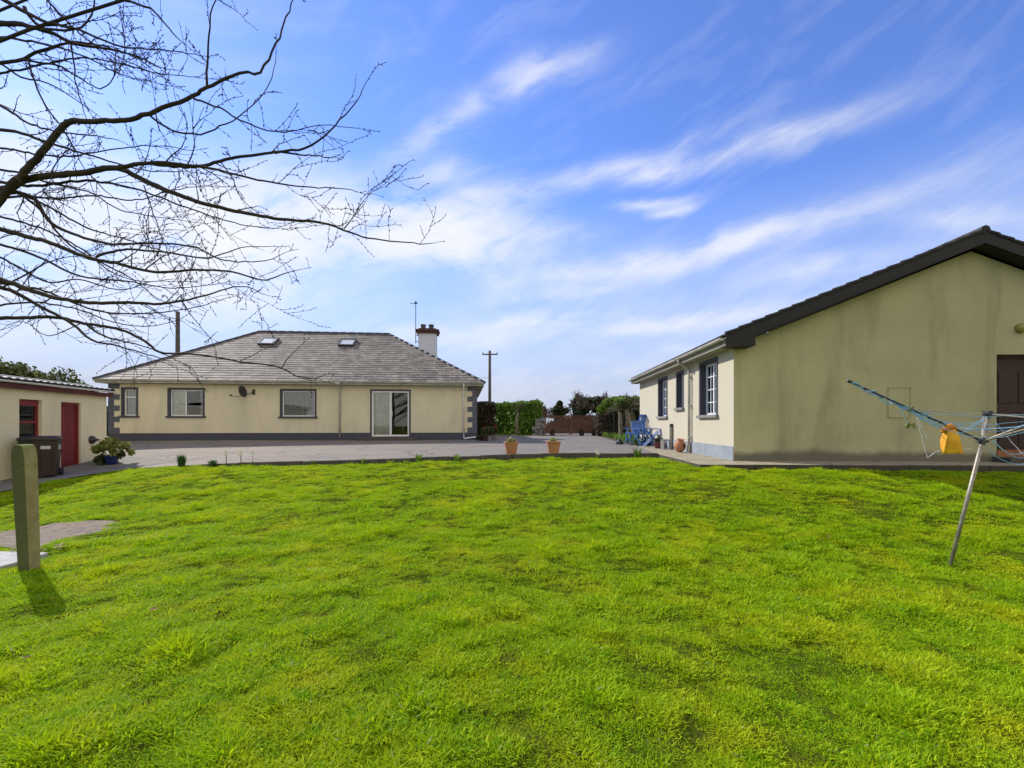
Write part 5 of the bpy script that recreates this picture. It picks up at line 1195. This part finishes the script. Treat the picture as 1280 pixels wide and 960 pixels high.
def pa(x,y): a=math.atan((x-640)/F); return a,math.atan((530-y)/F*math.cos(a))
def blob(x0,y0,x1,y1,wd,amp):
    a0,e0=pa(x0,y0);a1,e1=pa(x1,y1); ang=math.atan2(e1-e0,a1-a0); L=math.hypot(a1-a0,e1-e0)/2
    u,v=rot2((a0+a1)/2,(e0+e1)/2,ang); u=mth('DIVIDE',u,L); v=mth('DIVIDE',v,wd)
    q=mth('ADD',mth('MULTIPLY',u,u),mth('MULTIPLY',v,v)); return mth('MULTIPLY',mth('EXPONENT',mth('MULTIPLY',q,-1.)),amp)
wn=N(nt,'ShaderNodeTexNoise'); wn.inputs['Scale'].default_value=2.6; wn.inputs['Detail'].default_value=4; nt.links.new(vec(az,elv),wn.inputs['Vector'])
ws=N(nt,'ShaderNodeSeparateColor'); nt.links.new(wn.outputs['Color'],ws.inputs[0])
az=mth('ADD',az,mth('MULTIPLY',mth('SUBTRACT',ws.outputs[0],.5),.16)); elv=mth('ADD',elv,mth('MULTIPLY',mth('SUBTRACT',ws.outputs[1],.5),.12))
bl=[blob(482,198,600,118,.016,.6),blob(600,112,730,70,.022,.75),blob(520,262,760,215,.020,.45),blob(680,225,900,165,.016,.35),blob(775,222,850,208,.020,1.0),blob(850,215,1080,140,.022,.55),
    blob(640,352,900,318,.022,.55),blob(830,330,1000,285,.022,.75),blob(950,295,1250,200,.024,.30),blob(1110,275,1290,262,.018,.35),blob(785,262,850,256,.009,.9),blob(812,272,862,266,.008,.9),
    blob(150,262,440,300,.07,1.9),blob(400,275,655,305,.055,1.7),blob(180,350,420,330,.04,.75),blob(-100,300,300,340,.10,.8),blob(600,400,760,392,.016,.7),blob(770,402,975,388,.014,1.1),blob(640,372,760,360,.012,.5),blob(460,425,700,410,.022,.45),blob(-60,230,120,222,.08,.6),
    blob(520,222,590,212,.022,.5),blob(960,350,1100,330,.03,.35),blob(820,432,860,428,.010,.5)]
tot=bl[0]
for q in bl[1:]: tot=mth('ADD',tot,q)
ua,va=rot2(0,0,.32)
n1=N(nt,'ShaderNodeTexNoise'); n1.inputs['Scale'].default_value=1; n1.inputs['Detail'].default_value=9; n1.inputs['Roughness'].default_value=.60; n1.inputs['Distortion'].default_value=.4; nt.links.new(vec(mth('MULTIPLY',ua,4.),mth('MULTIPLY',va,17.)),n1.inputs['Vector'])
n2=N(nt,'ShaderNodeTexNoise'); n2.inputs['Scale'].default_value=1; n2.inputs['Detail'].default_value=8; n2.inputs['Roughness'].default_value=.62; nt.links.new(vec(mth('MULTIPLY',az,7.),mth('MULTIPLY',elv,15.),3.),n2.inputs['Vector'])
nn=mth('ADD',mth('MULTIPLY',n1.outputs[0],.6),mth('MULTIPLY',n2.outputs[0],.5))
# general thin cirrus everywhere plus the denser banks
gen=mth('MULTIPLY',ramp(nt,n1.outputs[0],.5,.8),.14)
cl_=mth('MULTIPLY',tot,ramp(nt,nn,.40,.66,.08,1.35)); hz=ramp(nt,sep.outputs[2],0.0,.42,.62,0.)
cl_=mth('ADD',mth('ADD',cl_,gen),mth('MULTIPLY',hz,ramp(nt,nn,.45,.7,.0,.6)))
dens=mth('SUBTRACT',1.,mth('EXPONENT',mth('MULTIPLY',cl_,-1.25)))
skyc=mixc(nt,1.,sky.outputs[0],(1.0,1.0,1.0),'MULTIPLY')
SKYMUL=(.50,.585,.88)
skyc=mixc(nt,1.,sky.outputs[0],SKYMUL,'MULTIPLY')
CLOUD=(3.45,3.48,3.6)
hzm=ramp(nt,sep.outputs[2],.07,.44,1.,0.)
hzm=mth('POWER',hzm,1.1)
skyc=mixc(nt,hzm,skyc,(1.98,2.27,2.95))
sky_fill=mth('MULTIPLY',ramp(nt,mth('ADD',mth('MULTIPLY',sep.outputs[1],-.8),mth('MULTIPLY',sep.outputs[0],.6)),.04,.4),ramp(nt,nn,.3,.55,.68,.93))  # added bright area of unseen sky behind the camera, fills the shaded walls
fin=mixc(nt,dens,skyc,CLOUD); fin=mixc(nt,sky_fill,fin,(4.1,3.85,3.4))
nt.links.new(fin,bg.inputs[0])
sd=bpy.data.lights.new('sun','SUN'); sd.energy=2.7; sd.angle=math.radians(.5); sd.color=(1,.95,.86); so=bpy.data.objects.new('sun',sd); COL.objects.link(so); so.rotation_euler=(-sun_dir).to_track_quat('-Z','Y').to_euler(); so.location=(-20,20,20)
cam=bpy.data.cameras.new('camera'); cam.lens=36*F/1280; cam.sensor_width=36; cam.shift_y=50/1280; cam.clip_end=3000; cam.clip_start=.05; co=bpy.data.objects.new('camera',cam); COL.objects.link(co); co.location=(0,0,CH); co.rotation_euler=(PI/2,0,0); S.camera=co
S.view_settings.view_transform='Standard'; S.view_settings.look='None'; S.view_settings.exposure=1.0; S.view_settings.gamma=1; S.view_settings.use_curve_mapping=False
S.render.resolution_x=1024; S.render.resolution_y=768
S.render.engine='CYCLES'; S.cycles.max_bounces=5; S.cycles.diffuse_bounces=3; S.cycles.transparent_max_bounces=8
